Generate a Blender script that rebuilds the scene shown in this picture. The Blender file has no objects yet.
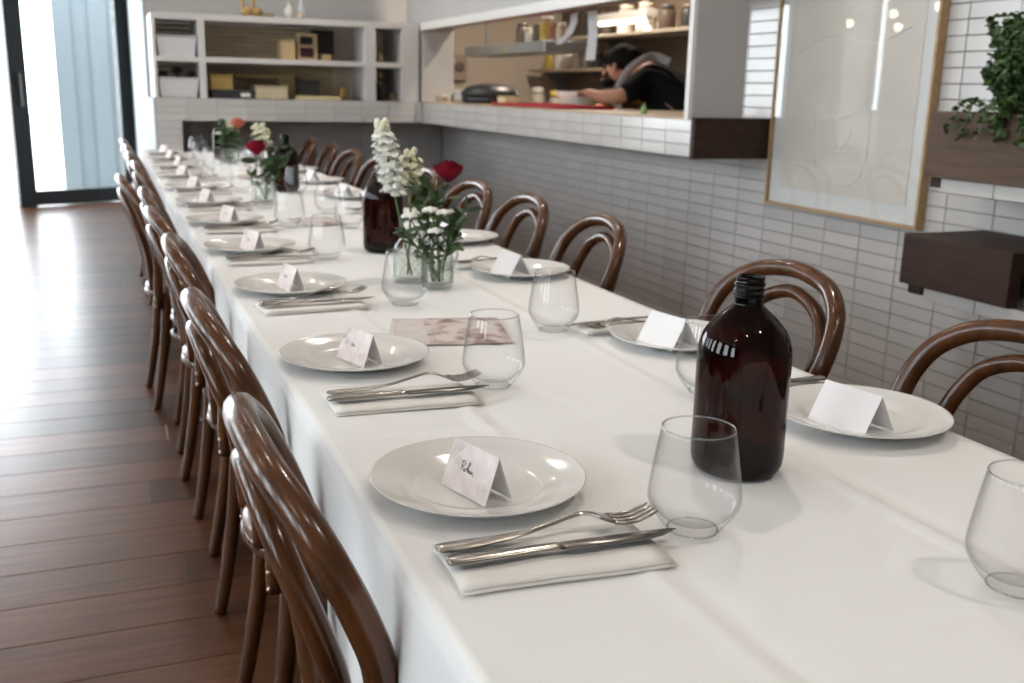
import bpy, bmesh, math, random
from mathutils import Vector, Matrix, noise
random.seed(7)
SC = bpy.context.scene
COL = SC.collection
PI = math.pi

# ------------------------------------------------------------------ camera
cam_d = bpy.data.cameras.new('camera')
cam = bpy.data.objects.new('camera', cam_d); COL.objects.link(cam)
RGT = Vector((0.92889744, -0.36970109, 0.02169452)); UPV = Vector((0.06947851, 0.2315104, 0.97034822)); FWD = Vector((0.3637613, 0.89984668, -0.2407357))
FPX = 1014.367
CAMP = Vector((0, 0, 1.2))
M4 = Matrix((RGT, UPV, -FWD)).transposed().to_4x4(); M4.translation = CAMP
cam.matrix_world = M4
cam_d.sensor_width = 36; cam_d.lens = FPX * 36 / 1024; cam_d.clip_start = 0.05; cam_d.clip_end = 200
cam_d.dof.use_dof = True; cam_d.dof.focus_distance = 1.2; cam_d.dof.aperture_fstop = 7.0
SC.camera = cam
def pix(p):
    v = Vector(p) - CAMP; z = v.dot(FWD)
    return 512 + FPX * v.dot(RGT) / z, 341.5 - FPX * v.dot(UPV) / z, z

# ------------------------------------------------------------------ world, lights, exposure
w = bpy.data.worlds.new('sky'); SC.world = w; w.use_nodes = True
bg = w.node_tree.nodes['Background']; bg.inputs[0].default_value = (0.88, 0.94, 1.0, 1); bg.inputs[1].default_value = 12.0
SC.view_settings.view_transform = 'Standard'; SC.view_settings.look = 'None'; SC.view_settings.gamma = 1
SC.view_settings.use_curve_mapping = False; SC.view_settings.exposure = -0.06
SC.cycles.use_denoising = True; SC.cycles.max_bounces = 10; SC.cycles.transparent_max_bounces = 24
SC.cycles.caustics_reflective = False; SC.cycles.caustics_refractive = False; SC.cycles.sample_clamp_indirect = 6

def area(name, loc, direc, sx, sy, power=0, color=(1, 1, 1), portal=False, disk=False, spread=PI):
    l = bpy.data.lights.new(name, 'AREA'); l.shape = 'DISK' if disk else 'RECTANGLE'; l.size = sx
    if not disk: l.size_y = sy
    l.energy = power; l.color = color; l.spread = spread
    if portal: l.cycles.is_portal = True
    o = bpy.data.objects.new(name, l); COL.objects.link(o); o.location = loc
    o.rotation_euler = Vector(direc).to_track_quat('-Z', 'Y').to_euler(); return o
XL, CEIL = -3.6, 2.9
area('window_daylight', (XL - .02, 4.3, 1.85), (1, 0, 0), 12.6, 1.7, portal=True)
area('door_daylight', (-1.5, 10.7, 1.25), (.3, -1, 0), 4.2, 2.5, portal=True)

# ------------------------------------------------------------------ materials
MATS = {}
def mat(name, col, rough=.5, metal=0, spec=.5, coat=0, var=0, scale=8, stretch=None, bump=0, bscale=60, emit=None, estr=0, rnd=0, trans=0, sheen=0):
    if name in MATS: return MATS[name]
    m = bpy.data.materials.new(name); m.use_nodes = True; MATS[name] = m
    nt = m.node_tree; b = nt.nodes['Principled BSDF']; N = nt.nodes.new; L = nt.links.new
    b.inputs['Base Color'].default_value = (*col, 1); b.inputs['Roughness'].default_value = rough; b.inputs['Metallic'].default_value = metal
    b.inputs['Specular IOR Level'].default_value = spec; b.inputs['Coat Weight'].default_value = coat; b.inputs['Coat Roughness'].default_value = .12
    b.inputs['Transmission Weight'].default_value = trans; b.inputs['Sheen Weight'].default_value = sheen
    tc = N('ShaderNodeTexCoord'); mp = N('ShaderNodeMapping'); L(tc.outputs['Object'], mp.inputs[0])
    if stretch: mp.inputs['Scale'].default_value = stretch
    if var or rnd:
        nz = N('ShaderNodeTexNoise'); nz.inputs['Scale'].default_value = scale; nz.inputs['Detail'].default_value = 5; L(mp.outputs[0], nz.inputs['Vector'])
        mr = N('ShaderNodeMapRange'); mr.inputs['From Min'].default_value = .25; mr.inputs['From Max'].default_value = .75
        mr.inputs['To Min'].default_value = 1 - var; mr.inputs['To Max'].default_value = 1 + var; L(nz.outputs['Fac'], mr.inputs['Value'])
        hs = N('ShaderNodeHueSaturation'); hs.inputs['Color'].default_value = (*col, 1)
        val = mr.outputs[0]
        if rnd:
            oi = N('ShaderNodeObjectInfo'); ge = N('ShaderNodeNewGeometry'); ad = N('ShaderNodeMath'); ad.operation = 'ADD'
            L(oi.outputs['Random'], ad.inputs[0]); L(ge.outputs['Random Per Island'], ad.inputs[1])
            fr = N('ShaderNodeMath'); fr.operation = 'FRACT'; L(ad.outputs[0], fr.inputs[0])
            r2 = N('ShaderNodeMapRange'); r2.inputs['To Min'].default_value = 1 - rnd; r2.inputs['To Max'].default_value = 1 + rnd; L(fr.outputs[0], r2.inputs['Value'])
            mu = N('ShaderNodeMath'); mu.operation = 'MULTIPLY'; L(val, mu.inputs[0]); L(r2.outputs[0], mu.inputs[1]); val = mu.outputs[0]
        L(val, hs.inputs['Value']); L(hs.outputs[0], b.inputs['Base Color'])
    if bump:
        n2 = N('ShaderNodeTexNoise'); n2.inputs['Scale'].default_value = bscale; n2.inputs['Detail'].default_value = 4; L(mp.outputs[0], n2.inputs['Vector'])
        bp = N('ShaderNodeBump'); bp.inputs['Strength'].default_value = bump; bp.inputs['Distance'].default_value = .002
        L(n2.outputs['Fac'], bp.inputs['Height']); L(bp.outputs[0], b.inputs['Normal'])
    if emit: b.inputs['Emission Color'].default_value = (*emit, 1); b.inputs['Emission Strength'].default_value = estr
    return m
def thin_glass(name, tint, refl=1.0, rough=0.0, ior=1.5, edge=1.0):
    # clear thin-walled glass: light passes straight on, the surface mirrors by its Fresnel term
    m = bpy.data.materials.new(name); m.use_nodes = True; MATS[name] = m
    nt = m.node_tree; nt.nodes.clear(); N = nt.nodes.new; L = nt.links.new
    o = N('ShaderNodeOutputMaterial'); mx = N('ShaderNodeMixShader'); tr = N('ShaderNodeBsdfTransparent'); gl = N('ShaderNodeBsdfGlossy'); ge = N('ShaderNodeNewGeometry'); dp = N('ShaderNodeVectorMath'); dp.operation = 'DOT_PRODUCT'
    tr.inputs[0].default_value = (*tint, 1); gl.inputs['Roughness'].default_value = rough
    def math_(op, a, b=None, clamp=False):
        q = N('ShaderNodeMath'); q.operation = op; q.use_clamp = clamp
        for i, x in enumerate((a, b)):
            if x is None: continue
            if isinstance(x, (int, float)): q.inputs[i].default_value = x
            else: L(x, q.inputs[i])
        return q.outputs[0]
    def edge_(c):        # tint darkened at grazing angles to stand in for refraction at the edges
        q = N('ShaderNodeMixRGB'); q.inputs[1].default_value = (*tint, 1); q.inputs[2].default_value = (*[t * edge for t in tint], 1); L(math_('POWER', c, 3.0), q.inputs[0]); L(q.outputs[0], tr.inputs[0])
    L(ge.outputs['Normal'], dp.inputs[0]); L(ge.outputs['Incoming'], dp.inputs[1])
    c = math_('SUBTRACT', 1.0, math_('ABSOLUTE', dp.outputs['Value']), True); r0 = ((ior - 1) / (ior + 1)) ** 2
    if edge < 1: edge_(c)
    R_ = math_('ADD', r0, math_('MULTIPLY', 1 - r0, math_('POWER', c, 5.0)))
    class ml: outputs = [math_('MULTIPLY', R_, refl, True)]
    pass; L(ml.outputs[0], mx.inputs[0]); L(tr.outputs[0], mx.inputs[1]); L(gl.outputs[0], mx.inputs[2]); L(mx.outputs[0], o.inputs[0])
    return m
cloth = mat('white_linen', (.84, .83, .82), .85, spec=.2, sheen=.1, bump=.12, bscale=500)
porcelain = mat('porcelain', (.78, .765, .74), .12, spec=.5, coat=.3)
bentwood = mat('bentwood', (.082, .029, .009), .22, spec=.45, coat=.08, var=.5, scale=6, stretch=(5, 5, 1))
seatwood = mat('seat_wood', (.12, .05, .022), .35, coat=.3, var=.3, scale=5, stretch=(1, 8, 1))
steel = mat('cutlery_steel', (.42, .39, .36), .2, metal=1)
glassm = thin_glass('clear_glass', (.996, .997, .997), .5, edge=.70)
vaseglass = thin_glass('vase_glass', (.975, .985, .975), .7, .02, edge=.6)
glass_edge = thin_glass('glass_edge', (.93, .94, .94), 5.0, edge=.7)
amber = thin_glass('amber_glass', (.135, .028, .006), .8)
pane = thin_glass('window_glass', (.96, .98, .98), .8)
picglass = thin_glass('picture_glass', (.98, .98, .98), 1.0)
cardm = mat('card_paper', (.88, .86, .87), .8, spec=.2)
napkinm = mat('napkin_linen', (.80, .77, .73), .9, spec=.2, bump=.1, bscale=400)
ink = mat('ink', (.03, .02, .025), .7)
tile_m = mat('glazed_tile', (.55, .525, .505), .16, spec=.5, var=.05, scale=2, rnd=.05)
grout = mat('grout', (.25, .228, .21), .9)
grout_light = mat('grout_light', (.42, .40, .38), .9)
plaster = mat('plaster', (.50, .485, .475), .85, var=.04, scale=3)
white_paint = mat('white_paint', (.78, .76, .74), .5)
shelf_paint = mat('shelf_paint', (.62, .595, .58), .5)
darkwood = mat('dark_timber', (.040, .020, .014), .6, spec=.25, var=.4, scale=4, stretch=(8, 1, 8))
planterwood = mat('planter_timber', (.10, .062, .042), .6, spec=.25, var=.3, scale=5, stretch=(10, 1, 10))
black_metal = mat('black_metal', (.02, .024, .028), .4)
oak = mat('oak', (.42, .27, .13), .5, var=.2, scale=6, stretch=(8, 1, 8))
oak_dark = mat('oak_side', (.17, .10, .05), .6)
leafm = mat('leaf_green', (.050, .092, .026), .5, var=.4, scale=30, rnd=.5)
leaf2 = mat('leaf_dusty', (.07, .11, .05), .55, var=.3, scale=30, rnd=.4)
stemm = mat('stem_green', (.09, .15, .04), .5)
whitepetal = mat('white_petal', (.90, .90, .83), .7, var=.04, scale=40, sheen=.2)
creampetal = mat('cream_petal', (.80, .78, .60), .7, var=.1, scale=40)
rosepetal = mat('rose_petal', (.20, .001, .016), .7, spec=.2, var=.4, scale=40)
orangepetal = mat('orange_petal', (.55, .12, .07), .6, var=.2, scale=40)

# floor planks: grain along X and one tone for each plank
floorm = mat('floor_plank', (.105, .041, .019), .30, spec=.3, var=.4, scale=3, stretch=(1, 14, 14), rnd=.35, bump=.12, bscale=12)

# ------------------------------------------------------------------ helpers
class MB:
    """collects shapes; build() links them as one mesh object"""
    def __init__(s): s.v = []; s.f = []; s.sm = []
    def add(s, v, f, smooth=False):
        n = len(s.v); s.v += [tuple(p) for p in v]; s.f += [tuple(i + n for i in q) for q in f]; s.sm += [smooth] * len(f); return s
    def box(s, x0, x1, y0, y1, z0, z1, M=None):
        v = [(x, y, z) for z in (z0, z1) for y in (y0, y1) for x in (x0, x1)]
        if M: v = [M @ Vector(p) for p in v]
        return s.add(v, [(0, 2, 3, 1), (4, 5, 7, 6), (0, 1, 5, 4), (2, 6, 7, 3), (0, 4, 6, 2), (1, 3, 7, 5)])
    def bbox(s, x0, x1, y0, y1, z0, z1, b=.004, M=None):
        """chamfered box"""
        bm = bmesh.new(); bmesh.ops.create_cube(bm, size=1)
        for q in bm.verts: q.co = Vector(((x0 + x1) / 2 + q.co.x * (x1 - x0), (y0 + y1) / 2 + q.co.y * (y1 - y0), (z0 + z1) / 2 + q.co.z * (z1 - z0)))
        bmesh.ops.bevel(bm, geom=bm.edges[:], offset=b, segments=1, affect='EDGES')
        bm.verts.index_update()
        v = [(M @ q.co) if M else q.co.copy() for q in bm.verts]; f = [[q.index for q in fc.verts] for fc in bm.faces]; bm.free()
        return s.add(v, f)
    def lathe(s, prof, seg=24, c=(0, 0, 0), M=None, sm=True):
        v = []; f = []; n = len(prof)
        for k in range(seg):
            a = 2 * PI * k / seg
            for r, z in prof: v.append(Vector((c[0] + r * math.cos(a), c[1] + r * math.sin(a), c[2] + z)))
        for k in range(seg):
            k2 = (k + 1) % seg
            for i in range(n - 1): f.append((k * n + i, k2 * n + i, k2 * n + i + 1, k * n + i + 1))
        if M: v = [M @ p for p in v]
        return s.add(v, f, sm)
    def tube(s, pts, rad, seg=8, closed=False, cap=True, flat=1.0):
        pts = [Vector(p) for p in pts]; n = len(pts)
        if not hasattr(rad, '__len__'): rad = [rad] * n
        up = Vector((0, 0, 1)); v = []; f = []; prev = None
        for i, p in enumerate(pts):
            if closed: t = pts[(i + 1) % n] - pts[i - 1]
            else: t = pts[min(i + 1, n - 1)] - pts[max(i - 1, 0)]
            if t.length < 1e-9: t = Vector((0, 0, 1))
            t.normalize()
            if prev is None:
                a = up if abs(t.z) < .9 else Vector((1, 0, 0)); e = t.cross(a).normalized()
            else:
                e = prev - t * prev.dot(t); e = e.normalized() if e.length > 1e-6 else t.orthogonal().normalized()
            prev = e; g = t.cross(e)
            for k in range(seg):
                a = 2 * PI * k / seg; v.append(p + (e * math.cos(a) + g * math.sin(a) * flat) * rad[i])
        m = n if closed else n - 1
        for i in range(m):
            j = (i + 1) % n
            for k in range(seg):
                k2 = (k + 1) % seg; f.append((i * seg + k, i * seg + k2, j * seg + k2, j * seg + k))
        if cap and not closed: f.append(tuple(range(seg))[::-1]); f.append(tuple((n - 1) * seg + k for k in range(seg)))
        return s.add(v, f, True)
    def ball(s, c, r, seg=10, rings=6, M=None, jit=0):
        sx, sy, sz = r if hasattr(r, '__len__') else (r, r, r); v = [(0, 0, 1)]; f = []
        for i in range(1, rings):
            a = PI * i / rings
            for k in range(seg): v.append((math.sin(a) * math.cos(2 * PI * k / seg), math.sin(a) * math.sin(2 * PI * k / seg), math.cos(a)))
        v.append((0, 0, -1)); e = len(v) - 1
        for k in range(seg):
            k2 = (k + 1) % seg; f.append((0, 1 + k, 1 + k2)); f.append((e, e - seg + k2, e - seg + k))
            for i in range(rings - 2): a = 1 + i * seg; f.append((a + k, a + seg + k, a + seg + k2, a + k2))
        out = []
        for p in v:
            j = 1 + (random.uniform(-jit, jit) if jit else 0)
            q = Vector((p[0] * sx * j, p[1] * sy * j, p[2] * sz * j)); q = M @ q if M else q; out.append(q + Vector(c))
        return s.add(out, f, True)
    def leaf(s, base, direc, length, width, normal=None, cup=.15):
        d = Vector(direc).normalized(); nrm = Vector(normal) if normal else Vector((random.uniform(-1, 1), random.uniform(-1, 1), random.uniform(.2, 1)))
        e = d.cross(nrm); e = e.normalized() if e.length > 1e-4 else d.orthogonal().normalized(); g = e.cross(d)
        b = Vector(base); v = [b]; 
        for t, wd in ((.3, .85), (.62, 1), (.85, .6)):
            c = b + d * length * t - g * length * cup * t * t
            v += [c + e * width / 2 * wd, c + g * width * .12, c - e * width / 2 * wd]
        v.append(b + d * length - g * length * cup)
        f = [(0, 1, 2), (0, 2, 3), (1, 4, 5, 2), (2, 5, 6, 3), (4, 7, 8, 5), (5, 8, 9, 6), (7, 10, 8), (8, 10, 9)]
        return s.add(v, f, True)
    def mesh(s, name):
        m = bpy.data.meshes.new(name); m.from_pydata(s.v, [], s.f); m.polygons.foreach_set('use_smooth', s.sm); m.update(); return m
    def build(s, name, material, parent=None, loc=None, rz=0):
        m = s.mesh(name); m.materials.append(material); return place(name, m, parent, loc, rz)
def place(name, me, parent=None, loc=None, rz=0):
    o = bpy.data.objects.new(name, me); COL.objects.link(o); o.parent = parent
    if loc is not None: o.location = loc
    if rz: o.rotation_euler = (0, 0, rz)
    return o
def tag(o, label, cat, group=None):
    o['label'] = label; o['category'] = cat
    if group: o['group'] = group
    return o
def empty(name, loc=(0, 0, 0), rz=0, label=None, cat=None, group=None):
    o = bpy.data.objects.new(name, None); COL.objects.link(o); o.location = loc; o.rotation_euler = (0, 0, rz); o.empty_display_size = .05
    if label: tag(o, label, cat, group)
    return o
def struct(o, label=None):
    o['kind'] = 'structure'
    if label: o['label'] = label
    return o
def dup(root, loc, rz=0, label=None):
    r = root.copy(); COL.objects.link(r); r.location = loc; r.rotation_euler = (0, 0, rz)
    if label: r['label'] = label
    for ch in root.children:
        c = ch.copy(); COL.objects.link(c); c.parent = r
        for g in ch.children: d = g.copy(); COL.objects.link(d); d.parent = c
    return r
def cr(pts, n=6, closed=False):
    """Catmull-Rom through points of any dimension"""
    P = [list(p) for p in pts]; out = []; m = len(P)
    for i in range(m - 1):
        a = P[max(i - 1, 0)]; b = P[i]; c = P[i + 1]; d = P[min(i + 2, m - 1)]
        for k in range(n):
            t = k / n; out.append([.5 * (2 * b[j] + (c[j] - a[j]) * t + (2 * a[j] - 5 * b[j] + 4 * c[j] - d[j]) * t * t + (-a[j] + 3 * b[j] - 3 * c[j] + d[j]) * t ** 3) for j in range(len(b))])
    out.append(P[-1]); return out
ORD = ['first', 'second', 'third', 'fourth', 'fifth', 'sixth', 'seventh', 'eighth', 'ninth', 'tenth', 'eleventh', 'twelfth']

# ------------------------------------------------------------------ the room
XW, XF, YB, YL, YE = 2.6, 2.21, 8.08, 7.33, 3.6        # tiled wall, kitchen wall face, back wall, back ledge face, end of the kitchen wall
fl = struct(MB().box(XL - .2, 4.6, -3.1, 11.3, -.12, -.008).build('floor', mat('subfloor', (.03, .018, .012), .8)), 'dark stained hardwood plank floor')
PW = .1825
k = 0; y = 2.779 - 30 * PW
while y < 11.15:
    x = XL + random.uniform(-1.6, 0)
    while x < XW:
        ln = random.uniform(1.9, 3.1); a = max(x, XL); b = min(x + ln, XW)
        if b - a > .05:
            o = MB().bbox(-(b - a) / 2 + .0006, (b - a) / 2 - .0006, -PW / 2 + .0008, PW / 2 - .0008, -.012, 0, .0012).build('plank', floorm, fl, ((a + b) / 2, y + PW / 2, 0)); k += 1
        x += ln
    y += PW
struct(MB().box(XL - .2, 4.6, -3.1, 11.6, CEIL, CEIL + .1).build('ceiling', mat('ceiling_paint', (.80, .79, .77), .9)), 'plain pale ceiling')
struct(MB().box(XL - .2, 4.6, -3.1, -3.0, 0, CEIL).build('wall_front', plaster), 'plain plaster wall behind the camera')
# left wall with its band of windows
lw = MB(); lw.box(XL - .15, XL, -3, 11.3, 0, 1.0); lw.box(XL - .15, XL, -3, 11.3, 2.7, CEIL); lw.box(XL - .15, XL, -3, -2, 1.0, 2.7); lw.box(XL - .15, XL, 10.6, 11.3, 1.0, 2.7)
struct(lw.build('wall_left', plaster), 'plaster wall with a band of windows')
ny = 8
for i in range(ny):
    yb = -2 + i * 12.6 / ny; y0 = yb + .33; y1 = yb + 12.6 / ny - .33
    struct(MB().box(XL - .15, XL, yb, y0, 1.0, 2.7).box(XL - .15, XL, y1, yb + 12.6 / ny, 1.0, 2.7).build('wall_left_pier', plaster), 'plaster pier between the windows')
    m = MB(); m.box(XL - .1, XL - .04, y0, y0 + .05, 1.0, 2.7); m.box(XL - .1, XL - .04, y1 - .05, y1, 1.0, 2.7); m.box(XL - .1, XL - .04, y0 + .05, y1 - .05, 1.0, 1.06); m.box(XL - .1, XL - .04, y0 + .05, y1 - .05, 2.64, 2.7)
    wn = struct(m.build('window_%d' % (i + 1), black_metal), 'black framed window in the plaster wall')
    MB().box(XL - .074, XL - .068, y0 + .05, y1 - .05, 1.06, 2.64).build('pane', pane, wn)

# tiles: one shared mesh, the 300 that show largest as parts, the rest as one part
TW, TH = .2, .05
def tile_mesh(name, w, h, t=.008):
    m = MB(); m.bbox(-t, 0, -w / 2 + .0017, w / 2 - .0017, -h / 2 + .0017, h / 2 - .0017, .0012); me = m.mesh(name); me.materials.append(tile_m); return me
TILE = tile_mesh('tile', TW, TH)
MX = Matrix.Identity(3); MY = Matrix(((0, -1, 0), (1, 0, 0), (0, 0, 1)))
def tile_field(parent, spots, axis, limit=300):
    """spots: centres on the wall plane; axis 'x' faces -X, 'y' faces -Y"""
    def size(c):
        px, py, d = pix(c)
        vis = d > 0 and -20 < px < 1044 and -10 < py < 693
        return (0 if vis else 1, (Vector(c) - CAMP).length)
    spots = sorted(spots, key=size)
    for c in spots[:limit]:
        o = place('tile', TILE, parent, c)
        if axis == 'y': o.rotation_euler = (0, 0, PI / 2)
    rest = spots[limit:]
    if rest:
        m = MB()
        for c in rest:
            if axis == 'x': m.box(c[0] - .008, c[0], c[1] - TW / 2 + .0017, c[1] + TW / 2 - .0017, c[2] - TH / 2 + .0017, c[2] + TH / 2 - .0017)
            else: m.box(c[0] - TW / 2 + .0017, c[0] + TW / 2 - .0017, c[1] - .008, c[1], c[2] - TH / 2 + .0017, c[2] + TH / 2 - .0017)
        o = m.build('tile_field', tile_m, parent); o['kind'] = 'stuff'
wr = MB(); wr.box(XW, XW + .12, -3, YE + .3, 0, CEIL); wr.box(XW, XW + .12, YE + .3, YB, 0, 1.0)
wr = struct(wr.build('wall_right', grout), 'wall of stacked white glazed tiles')
def hidden(y, z): return (2.76 < y < 3.5 and z > .8) or (1.1 < y < 2.35 and 1.0 < z < 1.15) or (2.05 < y < 2.4 and .68 < z < .78)
spots = []
for i in range(-10, 26):
    for j in range(0, 58):
        y = 3.0 + TW * (i + .5); z = TH * (j + .5)
        if y > YB or (z > .95 and y > YE + .3) or (z < .1): continue
        if hidden(y, z): continue
        spots.append((XW, y, z))
tile_field(wr, spots, 'x')

# kitchen wall over the pass: bulkhead, end pier
kw = MB(); kw.box(XF, XF + .24, YE, YL + .4, 1.625, CEIL); kw.box(XF, XF + .24, YE, YE + .05, 1.1, 1.625); kw.box(XF, XF + .24, YL - .012, YL + .75, 1.1, 1.625)
struct(kw.build('wall_kitchen', plaster), 'grey plaster wall over the kitchen pass opening')
tr = MB(); tr.box(XF - .018, XF, YE, YE + .03, 1.1, 1.6); tr.box(XF - .018, XF, YE, YL - .02, 1.6, 1.65)
struct(tr.build('trim_1', white_paint), 'white painted edge round the kitchen pass opening')
# tiled ledge of the pass
lg = struct(MB().box(XF + .008, XW, YE, YB, .95, 1.095).build('trim_2', grout_light), 'white tiled ledge under the kitchen pass')
LT = tile_mesh('tile', TW, TH)
tile_field(lg, [(XF + .008, YE + TW * (i + .5), .95 + TH * (j + .5)) for i in range(18) for j in range(3)], 'x')
MB().box(XF, XW + .5, YE + .01, YL, 1.096, 1.106).build('benchtop', mat('bench_timber', (.45, .34, .23), .5, var=.2), lg)
e = struct(MB().bbox(XF - .002, XW - .012, YE - .03, YE - .002, .945, 1.108, .003).build('trim_3', darkwood), 'dark timber end cap of the kitchen ledge')
# back ledge, pier and recessed wall
bl = struct(MB().box(.36, XF, YL + .008, YB, .95, 1.095).box(.36, .525, YL + .008, YB, 0, .95).build('trim_4', grout_light), 'white tiled ledge and pier along the back wall')
sp = [(.36 + TW * (i + .5), YL + .008, .95 + TH * (j + .5)) for i in range(9) for j in range(3)]
tile_field(bl, sp, 'y')
pm = MB()
for j in range(19): pm.box(.3615, .524, YL, YL + .008, TH * j + .0017, TH * (j + 1) - .0017)
for j in range(3): pm.box(.36 + 1.8 + .0017, XF - .001, YL, YL + .008, .95 + TH * j + .0017, .95 + TH * (j + 1) - .0017)
o = pm.build('cut_tile_field', tile_m, bl); o['kind'] = 'stuff'
wb = struct(MB().box(.525, XW, YB, YB + .1, 0, 1.0).box(.36, XF + .24, YB + .0, YB + .1, 1.0, CEIL).build('wall_back', plaster), 'grey plaster back wall with a tiled recess')
tile_field(wb, [(.525 + TW * (i + .5), YB, TH * (j + .5)) for i in range(10) for j in range(2, 19)], 'y', limit=0)
# wall beside the door
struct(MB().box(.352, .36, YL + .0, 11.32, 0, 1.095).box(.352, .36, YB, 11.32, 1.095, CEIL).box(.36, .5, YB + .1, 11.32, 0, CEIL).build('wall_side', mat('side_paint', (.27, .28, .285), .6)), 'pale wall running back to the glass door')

# glazed door at the far end, set at an angle
DA = math.atan2(.42, .96); dm = Matrix.Translation((.33, 11.3, 0)) @ Matrix.Rotation(DA, 4, 'Z')
def dbox(m, x0, x1, y0, y1, z0, z1): m.box(x0, x1, y0, y1, z0, z1, dm)
m = MB(); dbox(m, -.135, -.0, -.04, .04, 0, 2.6); dbox(m, -1.19, -1.03, -.04, .04, 0, 2.6); dbox(m, -1.03, -.135, -.04, .04, 0.01, .15); dbox(m, -1.03, -.135, -.04, .04, 2.4, 2.6)
d1 = struct(m.build('door_1', black_metal), 'black framed glass door at the far end of the room')
m = MB(); dbox(m, -1.03, -.135, -.006, .006, .15, 2.4); m.build('pane', pane, d1)
m = MB(); dbox(m, -1.12, -1.10, -.1, -.04, .95, 1.25); m.build('handle', mat('door_handle', (.3, .3, .3), .35, metal=1), d1)
m = MB(); dbox(m, -4.4, -0, -.06, .06, 2.6, CEIL); dbox(m, -4.6, -4.0, -.06, .06, 0, 2.6)
struct(m.build('wall_door', plaster), 'plaster wall over the glass door')
# outside
struct(MB().box(-30, 30, 9.2, 45, -.2, -.1).build('ground', mat('pale_concrete', (.62, .61, .59), .8, var=.06)), 'pale concrete yard beyond the glass door')
struct(MB().box(-30, XL - .2, -20, 9.2, -.2, -.1).build('ground_side', mat('pale_concrete', (.62, .61, .59))), 'pale concrete yard beyond the windows')
fo = empty('garden_wall', (0, 0, 0), 0, 'pale blue corrugated panel fence outside the glass door', 'fence')
fm = mat('fence_panel', (.11, .132, .145), .6)
for i in range(17): MB().box(-.43 + i * .2, -.43 + i * .2 + .2, 13.6 + (i % 2) * .02, 13.66 + (i % 2) * .02, -.1, 3.4).build('panel', fm, fo)

# ------------------------------------------------------------------ shelf unit on the back ledge
su = empty('shelf_unit', (.36, YL, 1.1), 0, 'painted open shelf unit on the tiled back ledge', 'shelf')
def sub(nm, x0, x1, z0, z1, y0=YL + .004, y1=YL + .5, mt=shelf_paint, p=su, base=(.36, YL, 1.1)):
    return MB().bbox(x0 - base[0], x1 - base[0], y0 - base[1], y1 - base[1], z0 - base[2], z1 - base[2], .002).build(nm, mt, p)
sub('top_panel', .362, 2.19, 1.605, 1.645); sub('side_panel', .362, .385, 1.1, 1.605, mt=white_paint); sub('side_panel', 2.06, 2.19, 1.1, 1.605)
sub('shelf_board', .385, 2.06, 1.335, 1.37); sub('divider', .655, .70, 1.1, 1.335); sub('divider', .655, .70, 1.37, 1.605); sub('divider', 1.79, 1.87, 1.1, 1.335); sub('divider', 1.79, 1.87, 1.37, 1.605)
slat_t = mat('slat_warm_light', (.50, .37, .21), .6, var=.3, scale=5, stretch=(1, 12, 12))  # slats and battens stand in for a warm-lit space; its light is coloured in
pale_t = mat('pale_panel', (.60, .50, .36), .6, var=.1)
for i in range(16): sub('back_slat', .385, 1.65, 1.105 + i * .0312, 1.105 + i * .0312 + .027, YL + .46, YL + .48, slat_t)
for i in range(14): sub('back_batten', 1.655 + i * .029, 1.655 + i * .029 + .022, 1.1, 1.605, YL + .46, YL + .48, pale_t)

def tub(loc, label):
    t = empty('plastic_tub', loc, 0, label, 'tub', 'white tubs in the back shelf')
    mt = mat('tub_plastic', (.66, .65, .66), .5)
    m = MB(); a, b, h = (.115, .14), (.15, .155), .13
    for (x0, x1) in ((-1, 1),):
        o = [(-a[0], -a[1]), (a[0], -a[1]), (a[0], a[1]), (-a[0], a[1])]; p = [(-.13, -.15), (.13, -.15), (.13, .15), (-.13, .15)]
        v = [(*q, 0) for q in o] + [(*q, h) for q in p] + [(q[0] * .96, q[1] * .96, h) for q in p] + [(q[0] * .93, q[1] * .95, .006) for q in o]
        f = [(3, 2, 1, 0)] + [(i, (i + 1) % 4, 4 + (i + 1) % 4, 4 + i) for i in range(4)] + [(4 + i, 4 + (i + 1) % 4, 8 + (i + 1) % 4, 8 + i) for i in range(4)] + [(8 + i, 8 + (i + 1) % 4, 12 + (i + 1) % 4, 12 + i) for i in range(4)] + [(12, 13, 14, 15)]
        m.add(v, f)
    m.build('body', mt, t)
    r = MB(); r.tube([(-.134, -.154, h), (.134, -.154, h), (.134, .154, h), (-.134, .154, h)], .006, 6, closed=True); r.build('rim', mt, t)
    return t
tub((.52, YL + .18, 1.371), 'white plastic tub on the upper shelf nearest the glass door')
tub((.52, YL + .18, 1.101), 'white plastic tub on the lower shelf holding dark tools')
def prop(name, x0, x1, z0, z1, col, label, cat, y0=YL + .06, y1=YL + .3, group='goods in the back shelf', lid=None, lab=None, rough=.6):
    cx, cy = (x0 + x1) / 2, (y0 + y1) / 2
    t = empty(name, (cx, cy, z0), 0, label, cat, group); hx, hy, h = (x1 - x0) / 2, (y1 - y0) / 2, z1 - z0
    mt = mat(name + '_mat_%.2f_%.2f' % (col[0], col[1]), col, rough, var=.08)
    MB().bbox(-hx, hx, -hy, hy, 0, h * .84, .003).build('body', mt, t); MB().bbox(-hx - .002, hx + .002, -hy - .002, hy + .002, h * .84, h, .003).build('lid', mat(name + '_lid_%.2f' % col[0], lid or tuple(c * .85 for c in col), rough), t)
    if lab: MB().box(lab[0] * hx, lab[1] * hx, -hy - .004, -hy - .001, h * .2, h * .7).build('paper_label', mat('label_white', (.75, .74, .72), .7), t)
    return t
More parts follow.
